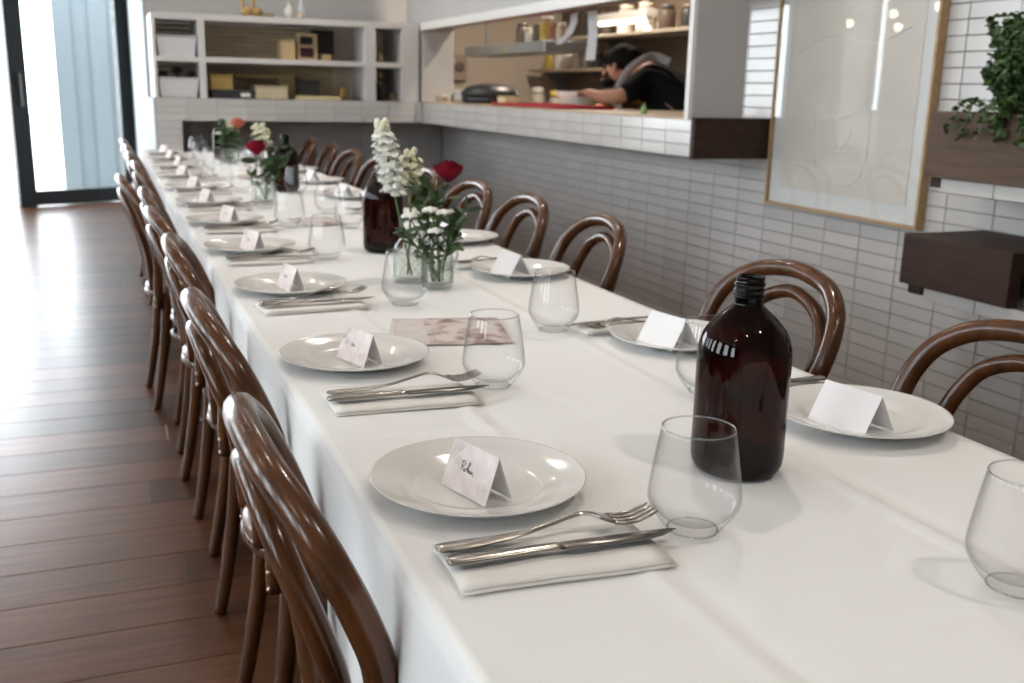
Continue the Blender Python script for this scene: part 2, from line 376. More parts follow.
for i, (dx, dz, c) in enumerate(((-.06, .10, .02), (.0, .125, .03), (.06, .11, .015))):
    t = empty('kitchen_tool', (.52 + dx, YL + .17 + .02 * i, 1.11), 0, ['black ladle', 'black whisk', 'black tongs'][i] + ' lying in the lower white tub', 'tool', 'dark tools in the tub')
    MB().tube([(0, 0, 0), (0.01, -.02, dz * .9), (.03 * (i - 1), -.03, dz + .03)], .008, 6).build('handle', mat('tool_black', (.02, .02, .02), .4), t)
    MB().ball((.03 * (i - 1), -.03, dz + .04), (.035, .03, .022)).build('head', mat('tool_black', (.02, .02, .02)), t)
prop('dark_carton', .5, .64, 1.372, 1.52, (.05, .03, .02), 'dark brown carton behind the upper white tub', 'carton', YL + .34, YL + .45)
prop('yellow_carton', .73, .88, 1.157, 1.262, (.50, .33, .10), 'mustard yellow carton resting on the flat black case', 'carton', YL + .08, YL + .2)
prop('flat_case', .735, 1.02, 1.101, 1.155, (.03, .03, .035), 'flat black case with a white label under the yellow carton', 'case', lab=(.35, .8))
prop('cream_box', 1.03, 1.25, 1.101, 1.19, (.55, .46, .32), 'long cream box on the lower back shelf', 'box')
prop('tan_box', 1.235, 1.345, 1.101, 1.24, (.42, .29, .13), 'tall tan box behind the cream box', 'box', YL + .31, YL + .44)
prop('tan_tray', .93, 1.34, 1.242, 1.272, (.40, .27, .13), 'thin tan tray laid over the tall tan box', 'tray', YL + .31, YL + .45)
prop('pale_board', 1.31, 1.62, 1.101, 1.128, (.68, .55, .32), 'pale cutting board lying in the lower back shelf', 'board', YL + .03, YL + .25)
prop('black_radio', 1.34, 1.48, 1.13, 1.235, (.02, .02, .02), 'small black radio standing on the pale cutting board', 'radio', YL + .08, YL + .2)
prop('beige_carton', 1.215, 1.31, 1.371, 1.505, (.52, .38, .20), 'beige carton beside the wooden frame box on the upper shelf', 'carton')
prop('small_carton', 1.50, 1.56, 1.371, 1.415, (.42, .30, .16), 'small tan carton on the upper back shelf', 'carton')
prop('dark_panel_case', 1.49, 1.64, 1.42, 1.59, (.012, .010, .010), 'tall black case at the rear of the upper back shelf', 'case', YL + .33, YL + .45)
t = empty('wooden_frame_box', (1.4, YL + .15, 1.371), 0, 'wooden frame box with two dark windows on the upper back shelf', 'box', 'goods in the back shelf')
for n, (x0, x1, z0, z1) in dict(stile=(-.07, -.05, 0, .18), stile2=(.05, .07, 0, .18), rail=(-.05, .05, .16, .18), rail2=(-.05, .05, .085, .105), rail3=(-.05, .05, 0, .02)).items():
    MB().bbox(x0, x1, -.06, .06, z0, z1, .002).build(n.rstrip('23'), mat('frame_box_wood', (.42, .30, .17), .6), t)
MB().box(-.05, .05, .0, .055, .021, .084).build('pane', mat('maroon_window', (.08, .01, .03), .4), t); MB().box(-.05, .05, .0, .055, .106, .159).build('pane', mat('tool_black', (.02, .02, .02)), t)
def small_bottle(loc, h, r, col, capcol, label, cat='bottle', group='bottles in the back shelf'):
    t = empty('small_bottle', loc, 0, label, cat, group)
    MB().lathe([(0, 0), (r, .002), (r, h * .55), (r * .45, h * .72), (r * .4, h * .85), (0, h * .85)], 14).build('body', mat('bottle_%.2f' % col[0], col, .2), t)
    MB().lathe([(0, h * .85), (r * .5, h * .85), (r * .5, h), (0, h)], 12).build('cap', mat('cap_%.2f' % capcol[0], capcol, .4), t); return t
small_bottle((1.645, YL + .1, 1.101), .115, .02, (.35, .2, .03), (.1, .07, .02), 'small amber bottle against the divider on the lower shelf')
small_bottle((1.93, YL + .12, 1.101), .2, .033, (.02, .018, .012), (.55, .4, .15), 'dark bottle with gold cap in the narrow back shelf bay')
small_bottle((1.93, YL + .12, 1.371), .07, .025, (.40, .28, .12), (.6, .45, .2), 'small gold jar in the upper narrow bay', 'jar')
prop('tea_tin', 2.0, 2.05, 1.101, 1.16, (.2, .13, .07), 'small brown tin beside the gold capped bottle', 'tin', YL + .1, YL + .16)
# ornaments on top of the unit
for i, (x, lb) in enumerate(((1.0, 'gold duck ornament on the shelf top nearest the glass door'), (1.07, 'gold duck ornament beside the other on the shelf top'))):
    t = empty('gold_ornament', (x, YL + .12, 1.646), .4 * i, lb, 'ornament', 'gold ornaments on the shelf top'); g = mat('gold', (.45, .30, .12), .35, metal=.6)
    MB().ball((0, 0, .035), (.04, .026, .034)).build('body', g, t); MB().tube(cr([(-.02, 0, .05), (-.03, 0, .075), (-.028, 0, .095)], 4), [.013] * 4 + [.011] * 5).build('neck', g, t); MB().ball((-.032, 0, .102), .017).build('head', g, t); MB().lathe([(0, 0), (.03, 0), (.03, .006), (0, .006)], 12).build('base', g, t)
prop('brass_dish', 1.1, 1.18, 1.646, 1.672, (.28, .2, .12), 'low bronze dish on top of the shelf unit', 'dish', YL + .08, YL + .16, 'ornaments on the shelf top')
small_bottle((1.285, YL + .12, 1.646), .115, .03, (.62, .60, .55), (.5, .48, .45), 'pale stoneware bottle on top of the shelf unit', group='ornaments on the shelf top')
small_bottle((1.365, YL + .12, 1.646), .05, .025, (.55, .45, .40), (.6, .58, .55), 'low pinkish jar on top of the shelf unit', 'jar', 'ornaments on the shelf top')
small_bottle((1.385, YL + .2, 1.646), .15, .022, (.6, .62, .66), (.75, .77, .8), 'slim glass bottle with white stopper on the shelf top', group='ornaments on the shelf top')

# ------------------------------------------------------------------ the kitchen behind the pass
kwall = mat('kitchen_paint', (.72, .63, .54), .7)
struct(MB().box(4.3, 4.42, YE + .3, 9.6, 0, CEIL).build('wall_kitchen_side', mat('kitchen_wall_brown', (.15, .11, .08), .6)), 'brown kitchen wall carrying the shelves')
struct(MB().box(XF + .24, 4.42, 9.6, 9.7, 0, CEIL).build('wall_kitchen_back', kwall), 'beige wall at the far end of the kitchen')
struct(MB().box(XF + .24 - .09, XF + .24, YB + .1, 9.6, 0, CEIL).build('wall_kitchen_return', kwall), 'beige kitchen wall beyond the shelf unit')
struct(MB().box(XW + .12, 4.42, YE + .2, YE + .3, 0, CEIL).build('wall_kitchen_front', kwall), 'kitchen partition behind the tiled wall')
# fluorescent batten over the kitchen
t = empty('strip_light', (4.0, 7.65, 1.74), 0, 'glowing fluorescent batten under the kitchen upper shelf', 'lamp')
MB().bbox(-.05, .06, -.46, .46, .03, .085, .004).build('housing', white_paint, t)
MB().tube([(0, -.42, .012), (0, .42, .012)], .016, 10).build('tube', mat('lamp_tube', (1, 1, 1), emit=(1, .9, .76), estr=3.5), t)
for yy in (-.43, .43): MB().box(-.02, .02, yy - .015, yy + .015, 0, .03).build('lamp_holder', white_paint, t)
for hh in (-.38, .38): MB().tube([(0.0, hh, .085), (0.0, hh, 1.16)], .004, 5).build('hanger_rod', steel, t)
area('kitchen_lamp', (4.0, 7.65, 1.72), (-.35, -.1, -1), .8, .05, 7, (1, .87, .70))
t = empty('kitchen_fill_fixture', (3.3, 6.9, CEIL - .06), 0, 'unseen warm ceiling lamp added to brighten the kitchen', 'lamp')  # out-of-view fixture added to lighten the far kitchen wall
MB().lathe([(0, .06), (.16, .06), (.16, .01), (.14, 0), (0, 0)], 20).build('diffuser', mat('warm_diffuser', (1, 1, 1), emit=(1, .8, .6), estr=3), t)
area('kitchen_fill_lamp', (3.3, 6.9, CEIL - .09), (0, 0, -1), .3, .3, 58, (1, .86, .70), disk=True)
st = mat('shelf_steel', (.40, .44, .46), .35, metal=.7)
def shelf(name, x0, x1, y0, y1, z0, z1, mt, label):
    t = empty(name, ((x0 + x1) / 2, (y0 + y1) / 2, z0), 0, label, 'shelf', 'kitchen shelves'); hx, hy = (x1 - x0) / 2, (y1 - y0) / 2
    MB().bbox(-hx, hx, -hy, hy, 0, z1 - z0, .003).build('board', mt, t); return t, hx, hy
t, hx, hy = shelf('hanging_shelf', 2.75, 3.05, 6.35, 7.95, 1.45, 1.52, st, 'pale blue steel shelf hanging over the kitchen pass')
for yy in (-.7, .7): MB().tube([(0, yy, .07), (0, yy, 1.45)], .008, 6).build('hanger_rod', st, t)
MB().box(-hx - .003, -hx - .001, -.05, -.02, .015, .05).build('sticker', mat('yellow_sticker', (.6, .35, .03), .6), t)
t, hx, hy = shelf('wall_shelf', 3.95, 4.29, 7.3, 9.5, 1.37, 1.395, mat('shelf_beige', (.42, .33, .25), .5), 'beige lower wall shelf in the kitchen')
for yy in (-.9, .9): MB().add([(.33 / 2, yy, 0), (-.1, yy, 0), (.33 / 2, yy, -.2), (.33 / 2, yy + .01, 0), (-.1, yy + .01, 0), (.33 / 2, yy + .01, -.2)], [(0, 1, 2), (5, 4, 3), (0, 3, 4, 1), (1, 4, 5, 2), (2, 5, 3, 0)]).build('bracket', st, t)
t, hx, hy = shelf('wall_shelf', 3.9, 4.29, 4.2, 8.6, 1.635, 1.66, mat('shelf_pale', (.50, .43, .36), .5), 'long upper wall shelf in the kitchen above the chef')
for yy in (-1.9, 0, 1.9): MB().box(.1, .19, yy, yy + .015, -.15, 0).build('bracket', st, t)
bn = empty('kitchen_bench', (3.95, 6.8, 0), 0, 'steel work bench along the kitchen wall', 'bench')
MB().bbox(-.33, .33, -2.6, 2.6, .86, .9, .004).build('benchtop', st, bn); MB().box(-.3, .33, -2.55, 2.55, .1, .86).build('cabinet', mat('bench_dark', (.06, .05, .045), .5), bn)
JARC = [(.60, .55, .45), (.12, .09, .07), (.55, .40, .08), (.30, .10, .06), (.65, .63, .60), (.05, .05, .05), (.45, .42, .38), (.24, .18, .12)]
def jar(loc, r, h, ci, label, cat='jar', group='kitchen jars and bottles'):
    t = empty('storage_jar', loc, 0, label, cat, group); c = JARC[ci % 8]
    MB().lathe([(0, 0), (r * .95, 0), (r, h * .06), (r, h * .72), (r * .8, h * .8), (0, h * .8)], 14).build('body', mat('jar_%d' % (ci % 8), c, .35), t)
    MB().lathe([(0, h * .8), (r * .82, h * .8), (r * .82, h * .98), (0, h)], 12).build('lid', mat('jarlid_%d' % (ci % 8), tuple(min(1, q * 1.3 + .03) for q in JARC[(ci + 4) % 8]), .4), t); return t
JN = ['cream', 'dark brown', 'mustard', 'rust red', 'white', 'black', 'grey', 'tan']
for i, (y, r, h, c) in enumerate(((7.1, .05, .15, 1), (6.95, .04, .11, 4), (6.82, .04, .13, 1), (6.66, .05, .17, 2), (6.52, .045, .13, 3), (6.42, .035, .12, 0))):
    jar((2.9, y, 1.521), r, h, c, '%s jar, %s from the far wall on the hanging steel shelf' % (JN[c], ORD[i]))
for i in range(9):
    y = 9.3 - i * .21; c = (2, 4, 4, 0, 6, 5, 1, 5, 1)[i]
    jar((4.1, y, 1.396), .06 + .015 * (i % 3 == 2), (.19, .16, .2, .17, .18, .15, .19, .14, .17)[i], c, '%s canister, %s from the beige end wall on the lower shelf' % (JN[c], ORD[i]), 'canister')
for i in range(12):
    y = 8.45 - i * .33; c = (5, 1, 4, 4, 1, 5, 6, 7, 1, 6, 5, 7)[i]
    jar((4.1, y, 1.661), .07, (.26, .2, .24, .24, .2, .18, .15, .22, .2, .17, .22, .2)[i], c, '%s tub, %s from the beige end wall on the upper shelf' % (JN[c], ORD[i]), 'tub')
for i in range(8):
    y = 8.9 - i * .42; c = (0, 6, 5, 3, 1, 4, 1, 0)[i]
    jar((3.8, y, .901), .07, (.33, .3, .28, .26, .3, .28, .33, .3)[i], c, '%s container, %s from the beige end wall on the steel bench' % (JN[c], ORD[i]), 'container')
# things on the pass bench
def pot(loc, r, h, col, label, cat='pot', handle=True):
    t = empty('cooking_pot', loc, 0, label, cat, 'cookware on the pass bench'); mt = mat('pot_%.2f' % col[0], col, .4)
    MB().lathe([(0, 0), (r * .92, 0), (r, h * .1), (r, h), (r * .96, h), (r * .95, h * .1), (0, h * .08)], 24).build('body', mt, t)
    if handle:
        for s in (-1, 1): MB().tube(cr([(-.03, s * r, h * .8), (-.02, s * (r + .03), h * .82), (.02, s * (r + .03), h * .82), (.03, s * r, h * .8)], 3), .005, 6).build('handle', mt, t)
    return t
t = pot((2.45, 6.55, 1.107), .19, .055, (.015, .017, .02), 'large black pan under a domed black lid on the pass', 'pan', False)
MB().lathe([(.2, .055), (.195, .075), (.15, .11), (.06, .128), (0, .13)], 24).build('lid', mat('pot_0.01', (.015, .017, .02)), t)
pot((2.42, 6.98, 1.107), .08, .085, (.42, .40, .38), 'steel saucepan beside the black pan on the pass')
pot((2.42, 7.13, 1.107), .05, .05, (.06, .05, .04), 'small dark pot at the far end of the pass', handle=False)
pot((2.33, 7.235, 1.107), .045, .045, (.30, .26, .2), 'small tan bowl at the far end of the pass', 'bowl', False)
t = empty('serving_tray', (2.42, 5.5, 1.107), 0, 'flat red serving tray on the pass bench', 'tray'); rd = mat('red_plastic', (.45, .015, .03), .4)
MB().bbox(-.16, .16, -.5, .5, 0, .008, .003).build('base', rd, t); MB().tube([(-.16, -.5, .012), (.16, -.5, .012), (.16, .5, .012), (-.16, .5, .012)], .008, 6, closed=True).build('rim', rd, t)
prop('butter_block', 2.4, 2.5, 1.107, 1.16, (.62, .52, .33), 'cream block of pastry beside the red tray', 'block', 6.15, 6.28, 'goods on the pass bench')
t = empty('mixing_bowl', (2.74, 5.78, 1.107), 0, 'white mixing bowl under the hands of the chef', 'bowl')
MB().lathe([(0, 0), (.09, 0), (.1, .01), (.135, .07), (.138, .09), (.132, .088), (.09, .016), (0, .014)], 28).build('body', mat('bowl_white', (.78, .74, .66), .3), t); MB().tube([(.135 * math.cos(a * PI / 12), .135 * math.sin(a * PI / 12), .09) for a in range(24)], .004, 6, closed=True).build('rim', mat('bowl_white', (.78, .74, .66)), t)
small_bottle((2.28, 4.12, 1.107), .05, .015, (.2, .35, .12), (.1, .3, .1), 'tiny green bottle on the pass near the end pier', group='goods on the pass bench')
# paper dockets hanging from the bulkhead
dk = mat('docket_paper', (.60, .58, .58), .8)
t = empty('order_docket', (2.42, 4.98, 1.62), 0, 'long white order docket hanging straight in the pass', 'paper', 'order dockets in the pass')
MB().add([(0, -.055, .0), (0, .055, 0), (.01, .055, -.12), (.01, -.055, -.12), (0, .055, -.26), (0, -.055, -.26), (.0015, -.055, 0), (.0015, .055, 0), (.0115, .055, -.12), (.0115, -.055, -.12), (.0015, .055, -.26), (.0015, -.055, -.26)], [(0, 1, 2, 3), (3, 2, 4, 5), (9, 8, 7, 6), (11, 10, 8, 9)]).build('sheet', dk, t)
MB().box(-.01, .012, -.06, .06, -.012, .004).build('clip', steel, t)
t = empty('order_docket', (2.42, 5.2, 1.62), 0, 'short curled order docket hanging in the pass', 'paper', 'order dockets in the pass')
q = [(0, 0, 0), (0, 0, -.06), (-.01, .04, -.12), (-.03, .09, -.15), (-.04, .1, -.17)]; v = []
for p in q: v += [(p[0], p[1] - .045, p[2]), (p[0], p[1] + .045, p[2])]
MB().add(v, [(2 * i, 2 * i + 1, 2 * i + 3, 2 * i + 2) for i in range(4)]).build('sheet', dk, t); MB().box(-.01, .012, -.05, .05, -.012, .004).build('clip', steel, t)
t = empty('wall_phone', (3.25, 9.6, 1.27), 0, 'pale wall telephone on the beige kitchen wall', 'telephone')
MB().bbox(-.08, .08, -.06, -.001, 0, .25, .015).build('body', mat('phone_plastic', (.5, .42, .36), .5), t); MB().ball((0, -.06, .13), (.05, .015, .05)).build('dial', mat('phone_dial', (.2, .15, .12), .5), t)

# ------------------------------------------------------------------ the chef
def skinned(name, verts, edges, material, parent=None, sub=2, root=0):
    me = bpy.data.meshes.new(name); me.from_pydata([v[:3] for v in verts], edges, []); o = place(name, me, parent); me.materials.append(material)
    md = o.modifiers.new('skin', 'SKIN'); md.use_smooth_shade = True
    lay = me.skin_vertices[0].data
    for i, v in enumerate(verts):
        r = v[3] if hasattr(v[3], '__len__') else (v[3], v[3]); lay[i].radius = r; lay[i].use_root = (i == root)
    sd = o.modifiers.new('smooth', 'SUBSURF'); sd.levels = sub; sd.render_levels = sub
    return o
P0 = Vector((3.25, 5.12, 0))
pe = empty('person', P0, 0, 'person in a black shirt and grey apron leaning over a bowl', 'person')
def rel(vs): return [(v[0] - P0.x, v[1] - P0.y, v[2], v[3]) for v in vs]
def rp_(x, y, z): return (x - P0.x, y - P0.y, z)
skinm = mat('skin', (.42, .21, .13), .6)
V = [(3.25, 5.12, .96, (.15, .12)), (3.18, 5.27, 1.12, (.145, .12)), (3.10, 5.42, 1.25, (.16, .11)), (3.06, 5.53, 1.32, (.085, .08)), (3.03, 5.60, 1.345, .055), (3.01, 5.66, 1.37, (.07, .075)), (2.98, 5.735, 1.355, (.078, .09)), (2.96, 5.775, 1.285, (.055, .06)),
     (2.94, 5.35, 1.27, .062), (2.82, 5.27, 1.20, .05), (2.75, 5.27, 1.175, .043), (2.71, 5.42, 1.17, .036), (2.70, 5.53, 1.19, .027), (2.70, 5.57, 1.20, (.036, .02)),
     (3.26, 5.51, 1.26, .062), (3.27, 5.63, 1.15, .05), (3.18, 5.70, 1.12, .043), (3.0, 5.66, 1.17, .034), (2.90, 5.62, 1.20, .027), (2.86, 5.60, 1.205, (.034, .02)),
     (3.17, 5.09, .86, .09), (3.16, 5.16, .48, .065), (3.17, 5.1, .10, .045), (3.13, 5.19, .04, .04), (3.09, 5.26, .035, .035),
     (3.34, 5.17, .86, .09), (3.35, 5.24, .48, .065), (3.36, 5.16, .10, .045), (3.32, 5.26, .04, .04), (3.29, 5.33, .035, .035)]
Ed = [(0, 1), (1, 2), (2, 3), (3, 4), (4, 5), (5, 6), (6, 7), (2, 8), (8, 9), (9, 10), (10, 11), (11, 12), (12, 13), (2, 14), (14, 15), (15, 16), (16, 17), (17, 18), (18, 19), (0, 20), (20, 21), (21, 22), (22, 23), (23, 24), (0, 25), (25, 26), (26, 27), (27, 28), (28, 29)]
def fingers(wrist, base):
    for i in range(4):
        a = len(V); off = (i - 1.5) * .019; ln = (.85, 1, .95, .75)[i]
        V.append((wrist[0] + off, wrist[1] + .045, wrist[2] - .004, .009)); V.append((wrist[0] + off, wrist[1] + .045 + .03 * ln, wrist[2] - .012, .008)); V.append((wrist[0] + off, wrist[1] + .045 + .045 * ln, wrist[2] - .035 * ln, .007))
        Ed.append((base, a)); Ed.append((a, a + 1)); Ed.append((a + 1, a + 2))
    a = len(V); V.append((wrist[0] + .038, wrist[1] + .015, wrist[2] - .012, .010)); V.append((wrist[0] + .045, wrist[1] + .045, wrist[2] - .03, .008)); Ed.append((base, a)); Ed.append((a, a + 1))
fingers((2.70, 5.57, 1.20), 13); fingers((2.86, 5.60, 1.205), 19)
skinned('body', rel(V), Ed, skinm, pe)
blk = mat('black_cotton', (.010, .010, .011), .95, spec=.1)
TS = [(3.25, 5.12, .98, (.168, .14)), (3.18, 5.27, 1.12, (.165, .135)), (3.10, 5.42, 1.25, (.178, .128)), (3.065, 5.52, 1.31, (.09, .085)), (2.94, 5.35, 1.27, .076), (2.82, 5.27, 1.20, .064), (2.765, 5.28, 1.18, .058), (3.26, 5.51, 1.26, .076), (3.27, 5.62, 1.155, .064), (3.22, 5.68, 1.13, .058)]
skinned('shirt', rel(TS), [(0, 1), (1, 2), (2, 3), (2, 4), (4, 5), (5, 6), (2, 7), (7, 8), (8, 9)], blk, pe)
TR = [(3.25, 5.12, .92, (.17, .14)), (3.17, 5.09, .84, .105), (3.16, 5.16, .48, .085), (3.17, 5.1, .10, .07), (3.34, 5.17, .84, .105), (3.35, 5.24, .48, .085), (3.36, 5.16, .10, .07)]
skinned('trousers', rel(TR), [(0, 1), (1, 2), (2, 3), (0, 4), (4, 5), (5, 6)], mat('trouser_charcoal', (.03, .03, .035), .9), pe)
for (sx, sy) in ((3.17, 5.08), (3.36, 5.14)): skinned('shoe', rel([(sx + .02, sy - .04, .045, .048), (sx - .04, sy + .1, .045, .05), (sx - .09, sy + .2, .035, .04)]), [(0, 1), (1, 2)], mat('shoe_black', (.01, .01, .01), .4), pe)
apr = mat('apron_grey', (.40, .37, .37), .9, spec=.1)
st1 = cr([(2.92, 5.62, 1.13), (2.90, 5.55, 1.24), (2.92, 5.47, 1.335), (2.99, 5.42, 1.395), (3.06, 5.42, 1.405), (3.12, 5.36, 1.375)], 6)
MB().tube([rp_(*p) for p in st1], .026, 8, flat=.35).build('apron_strap', apr, pe)
m = MB(); rows = [(2.94, 5.66, 1.15, .07), (2.97, 5.62, 1.06, .12), (3.05, 5.50, .98, .17), (3.13, 5.38, .90, .2), (3.15, 5.35, .7, .22), (3.15, 5.35, .5, .22)]
v = []
for (x, y, z, hw) in rows:
    for q in (-1, -.5, 0, .5, 1): v.append((x - P0.x + q * hw * .87 + .05 * abs(q), y - P0.y + q * hw * .5 + .03 - .05 * abs(q), z))
m.add(v, [(i * 5 + j, i * 5 + j + 1, i * 5 + j + 6, i * 5 + j + 5) for i in range(5) for j in range(4)], True); o = m.build('apron', apr, pe); sd = o.modifiers.new('thick', 'SOLIDIFY'); sd.thickness = .006
hair = mat('hair_black', (.006, .005, .005), .85, spec=.15)
m = MB(); m.ball(rp_(2.99, 5.70, 1.40), (.095, .112, .085), 14, 9, jit=.05); m.ball(rp_(3.02, 5.64, 1.38), (.08, .07, .085), 12, 8, jit=.05); m.ball(rp_(2.965, 5.77, 1.40), (.075, .065, .05), 12, 8, jit=.06); m.build('hair', hair, pe)
MB().ball(rp_(2.945, 5.80, 1.252), (.045, .04, .03), 10, 6, jit=.05).build('beard', hair, pe)
MB().add([rp_(2.935, 5.815, 1.345), rp_(2.95, 5.83, 1.30), rp_(2.925, 5.82, 1.30), rp_(2.925, 5.855, 1.305)], [(0, 1, 3), (0, 3, 2), (1, 2, 3), (0, 2, 1)], True).build('nose', skinm, pe)
for q in (-1, 1):
    MB().ball(rp_(2.985 + q * .07, 5.70 + q * .04, 1.345), (.014, .02, .032)).build('ear', skinm, pe); MB().ball(rp_(2.94 + q * .028, 5.81 + q * .016, 1.345), .012).build('eye', mat('eye_dark', (.05, .03, .02), .3), pe)
MB().ball(rp_(2.93, 5.835, 1.275), (.022, .012, .007)).build('mouth', mat('lips', (.35, .12, .1), .5), pe)

# ------------------------------------------------------------------ picture, planters and timber boxes on the tiled wall
t = empty('framed_picture', (XW - .009, 3.12, .765), 0, 'large framed pale print behind glass on the tiled wall', 'picture')
ph, y0, y1 = 1.12, -.435, .435
for n, (a, b, z0, z1) in (('frame', (y0, y1, 0, .012)), ('frame', (y0, y1, ph - .012, ph)), ('frame', (y0, y0 + .012, .012, ph - .012)), ('frame', (y1 - .012, y1, .012, ph - .012))):
    MB().bbox(-.036, -.0, a, b, z0, z1, .0015).build(n, oak, t)
MB().box(-.02, -.004, y0 + .012, y1 - .012, .012, ph - .012).build('mat_board', mat('mat_board', (.78, .78, .76), .8), t)
MB().box(-.0225, -.0205, y0 + .075, y1 - .075, .075, ph - .075).build('print', mat('print_paper', (.72, .67, .60), .8, var=.08, scale=3), t)
m = MB(); dr = mat('print_line', (.88, .86, .83), .8)
def drawn(p): m.tube([(-.0235, a, b) for a, b in cr(p, 6)], .0016, 4)
drawn([(.17, .40), (.15, .22), (.10, .13), (0, .11), (-.10, .14), (-.14, .23), (-.14, .42), (-.16, .62)]); drawn([(.17, .40), (.05, .36), (-.06, .38), (-.14, .42)]); drawn([(.10, .55), (.08, .40), (.02, .25), (-.02, .18)]); drawn([(.28, .30), (.22, .36), (.26, .42), (.17, .46)]); drawn([(-.05, .32), (-.02, .26), (.05, .24), (.1, .3)])
drawn([(.3, .6), (.1, .66), (-.1, .62), (-.3, .67)]); drawn([(.3, .74), (.12, .8), (-.08, .74), (-.25, .82)])
m.build('line_drawing', dr, t)
MB().box(-.031, -.028, y0 + .012, y1 - .012, .012, ph - .012).build('pane', picglass, t)

def plankbox(name, x0, x1, y0, y1, z0, z1, mt, label, cat):
    t = empty(name, ((x0 + x1) / 2, (y0 + y1) / 2, z0), 0, label, cat, 'timber boxes on the tiled wall'); hx, hy, h = (x1 - x0) / 2, (y1 - y0) / 2, z1 - z0
    MB().bbox(-hx, -hx + .02, -hy, hy, 0, h, .002).build('front_board', mt, t); MB().bbox(-hx + .02, hx, -hy, -hy + .02, 0, h, .002).build('end_board', mt, t); MB().bbox(-hx + .02, hx, hy - .02, hy, 0, h, .002).build('end_board', mt, t)
    MB().bbox(-hx + .02, hx, -hy + .02, hy - .02, 0, .02, .002).build('base_board', mt, t); return t, hx, hy, h
t = empty('timber_box', (2.43, 2.225, .648), 0, 'dark timber box with a deep front board under the planter', 'box', 'timber boxes on the tiled wall')
MB().bbox(-.16, -.115, -.205, .205, 0, .152, .002).build('front_board', darkwood, t); MB().bbox(-.115, .16, -.205, .205, .097, .152, .002).build('top_board', darkwood, t)
MB().bbox(-.14, .16, .125, .19, -.03, 0, .006).build('cleat', darkwood, t); MB().bbox(-.115, .16, .165, .205, .0, .097, .002).build('end_board', darkwood, t)
t, hx, hy, h = plankbox('planter_box', 2.31, XW - .009, 1.2, 2.42, .972, 1.166, planterwood, 'long brown timber planter holding trailing greenery', 'planter')
MB().box(-hx + .02, hx, -hy + .02, hy - .02, h - .05, h - .03).build('soil', mat('soil', (.03, .02, .014), .95), t)
MB().bbox(-hx + .02, hx, hy - .05, hy - .005, -.03, 0, .004).build('cleat', darkwood, t)
MB().bbox(2.44, XW - .009, 1.45, 2.0, .742, .80, .003).build('wall_shelf', darkwood); o = bpy.context.scene.objects.get('wall_shelf.002') or COL.objects[-1]
tag(o, 'short dark timber shelf beside the closed timber box', 'shelf')
# projecting tile sills below the boxes
def sill(n, x0, y0, y1, z0, label):
    s = struct(MB().box(x0 + .008, XW - .008, y0, y1, z0, z0 + .038).build('trim_%d' % n, grout), label); k = int((y1 - y0) / .2)
    for i in range(k): MB().bbox(x0, x0 + .008, y1 - .2 * (i + 1) + .0017, y1 - .2 * i - .0017, z0, z0 + .04, .0012).build('tile', tile_m, s)
sill(5, 2.325, 1.2, 2.365, .931, 'white tiled sill under the timber planter'); sill(6, 2.29, 1.1, 2.345, .606, 'white tiled sill under the closed timber box')
# trailing plant
random.seed(21)
def plant(loc, n, spread, hgt, label):
    t = empty('trailing_plant', loc, 0, label, 'plant', 'plants in the timber planter'); st_ = MB(); fo_ = MB()
    for i in range(n):
        a = random.uniform(0, 2 * PI); r = spread * math.sqrt(random.random()); up = hgt * random.uniform(.35, 1); bx, by = .3 * r * math.cos(a), .5 * r * math.sin(a)
        tip = (bx + r * math.cos(a) * .8, by + r * math.sin(a) * 1.0, up)
        if random.random() < .07: tip = (-.155 - .03 * random.random(), by + r * math.sin(a), -random.uniform(-.02, .06)); mid = (-.13, tip[1] * .9, .06)
        else: mid = ((bx + tip[0]) / 2 - .01, (by + tip[1]) / 2, up * .65)
        path = cr([(bx, by, -.02), mid, tip], 5); st_.tube(path, .0018, 4)
        for k in range(2, len(path)):
            for _ in range(4):
                p = Vector(path[k]); fo_.leaf(p, (random.uniform(-1, .6), random.uniform(-1, 1), random.uniform(-.6, .7)), random.uniform(.014, .026), random.uniform(.010, .017))
    st_.build('stems', stemm, t); o = fo_.build('foliage', leafm, t); o['kind'] = 'stuff'
plant((2.46, 2.21, 1.137), 190, .10, .31, 'bushy small leaved green plant spilling over the timber planter')
plant((2.45, 2.02, 1.137), 130, .13, .42, 'taller green plant behind the bushy one in the planter')

# ------------------------------------------------------------------ table and cloth
TX0, TX1, TY0, TY1, TZ = .245, 1.07, -.45, 7.2, .752
t = empty('dining_table', (.66, 3.4, 0), 0, 'long dining table hidden under the white cloth', 'table'); tw = mat('table_wood', (.10, .06, .04), .5)
MB().bbox(TX0 + .01 - .66, TX1 - .01 - .66, TY0 + .01 - 3.4, TY1 - .01 - 3.4, .715, .742, .004).build('table_top', tw, t)
for yy in (-.1, 1.4, 3.2, 5.1, 7.0):
    MB().lathe([(0, 0), (.07, 0), (.07, .012), (.03, .03), (.028, .70), (.06, .714), (0, .714)], 16, (.05, yy - 3.4, 0)).build('leg', black_metal, t)
m = MB(); random.seed(5)
def fold(u):        # sideways wave of the hanging edge
    return .55 * math.sin(u * 2 * PI / .43 + 1.3 * math.sin(u * 1.7)) + .45 * math.sin(u * 2 * PI / .27 + 2 * math.sin(u * .9 + 1))
def crease(d, wd): return math.exp(-(d / wd) ** 2)
WRK = []
for _ in range(46):
    a_ = random.choice((.5, .8, 1.57, 2.2, 2.6)) + random.uniform(-.25, .25); WRK.append((random.uniform(.26, 1.0), random.uniform(.3, 3.6), math.cos(a_), math.sin(a_), random.uniform(.04, .11), random.uniform(.0018, .0036)))
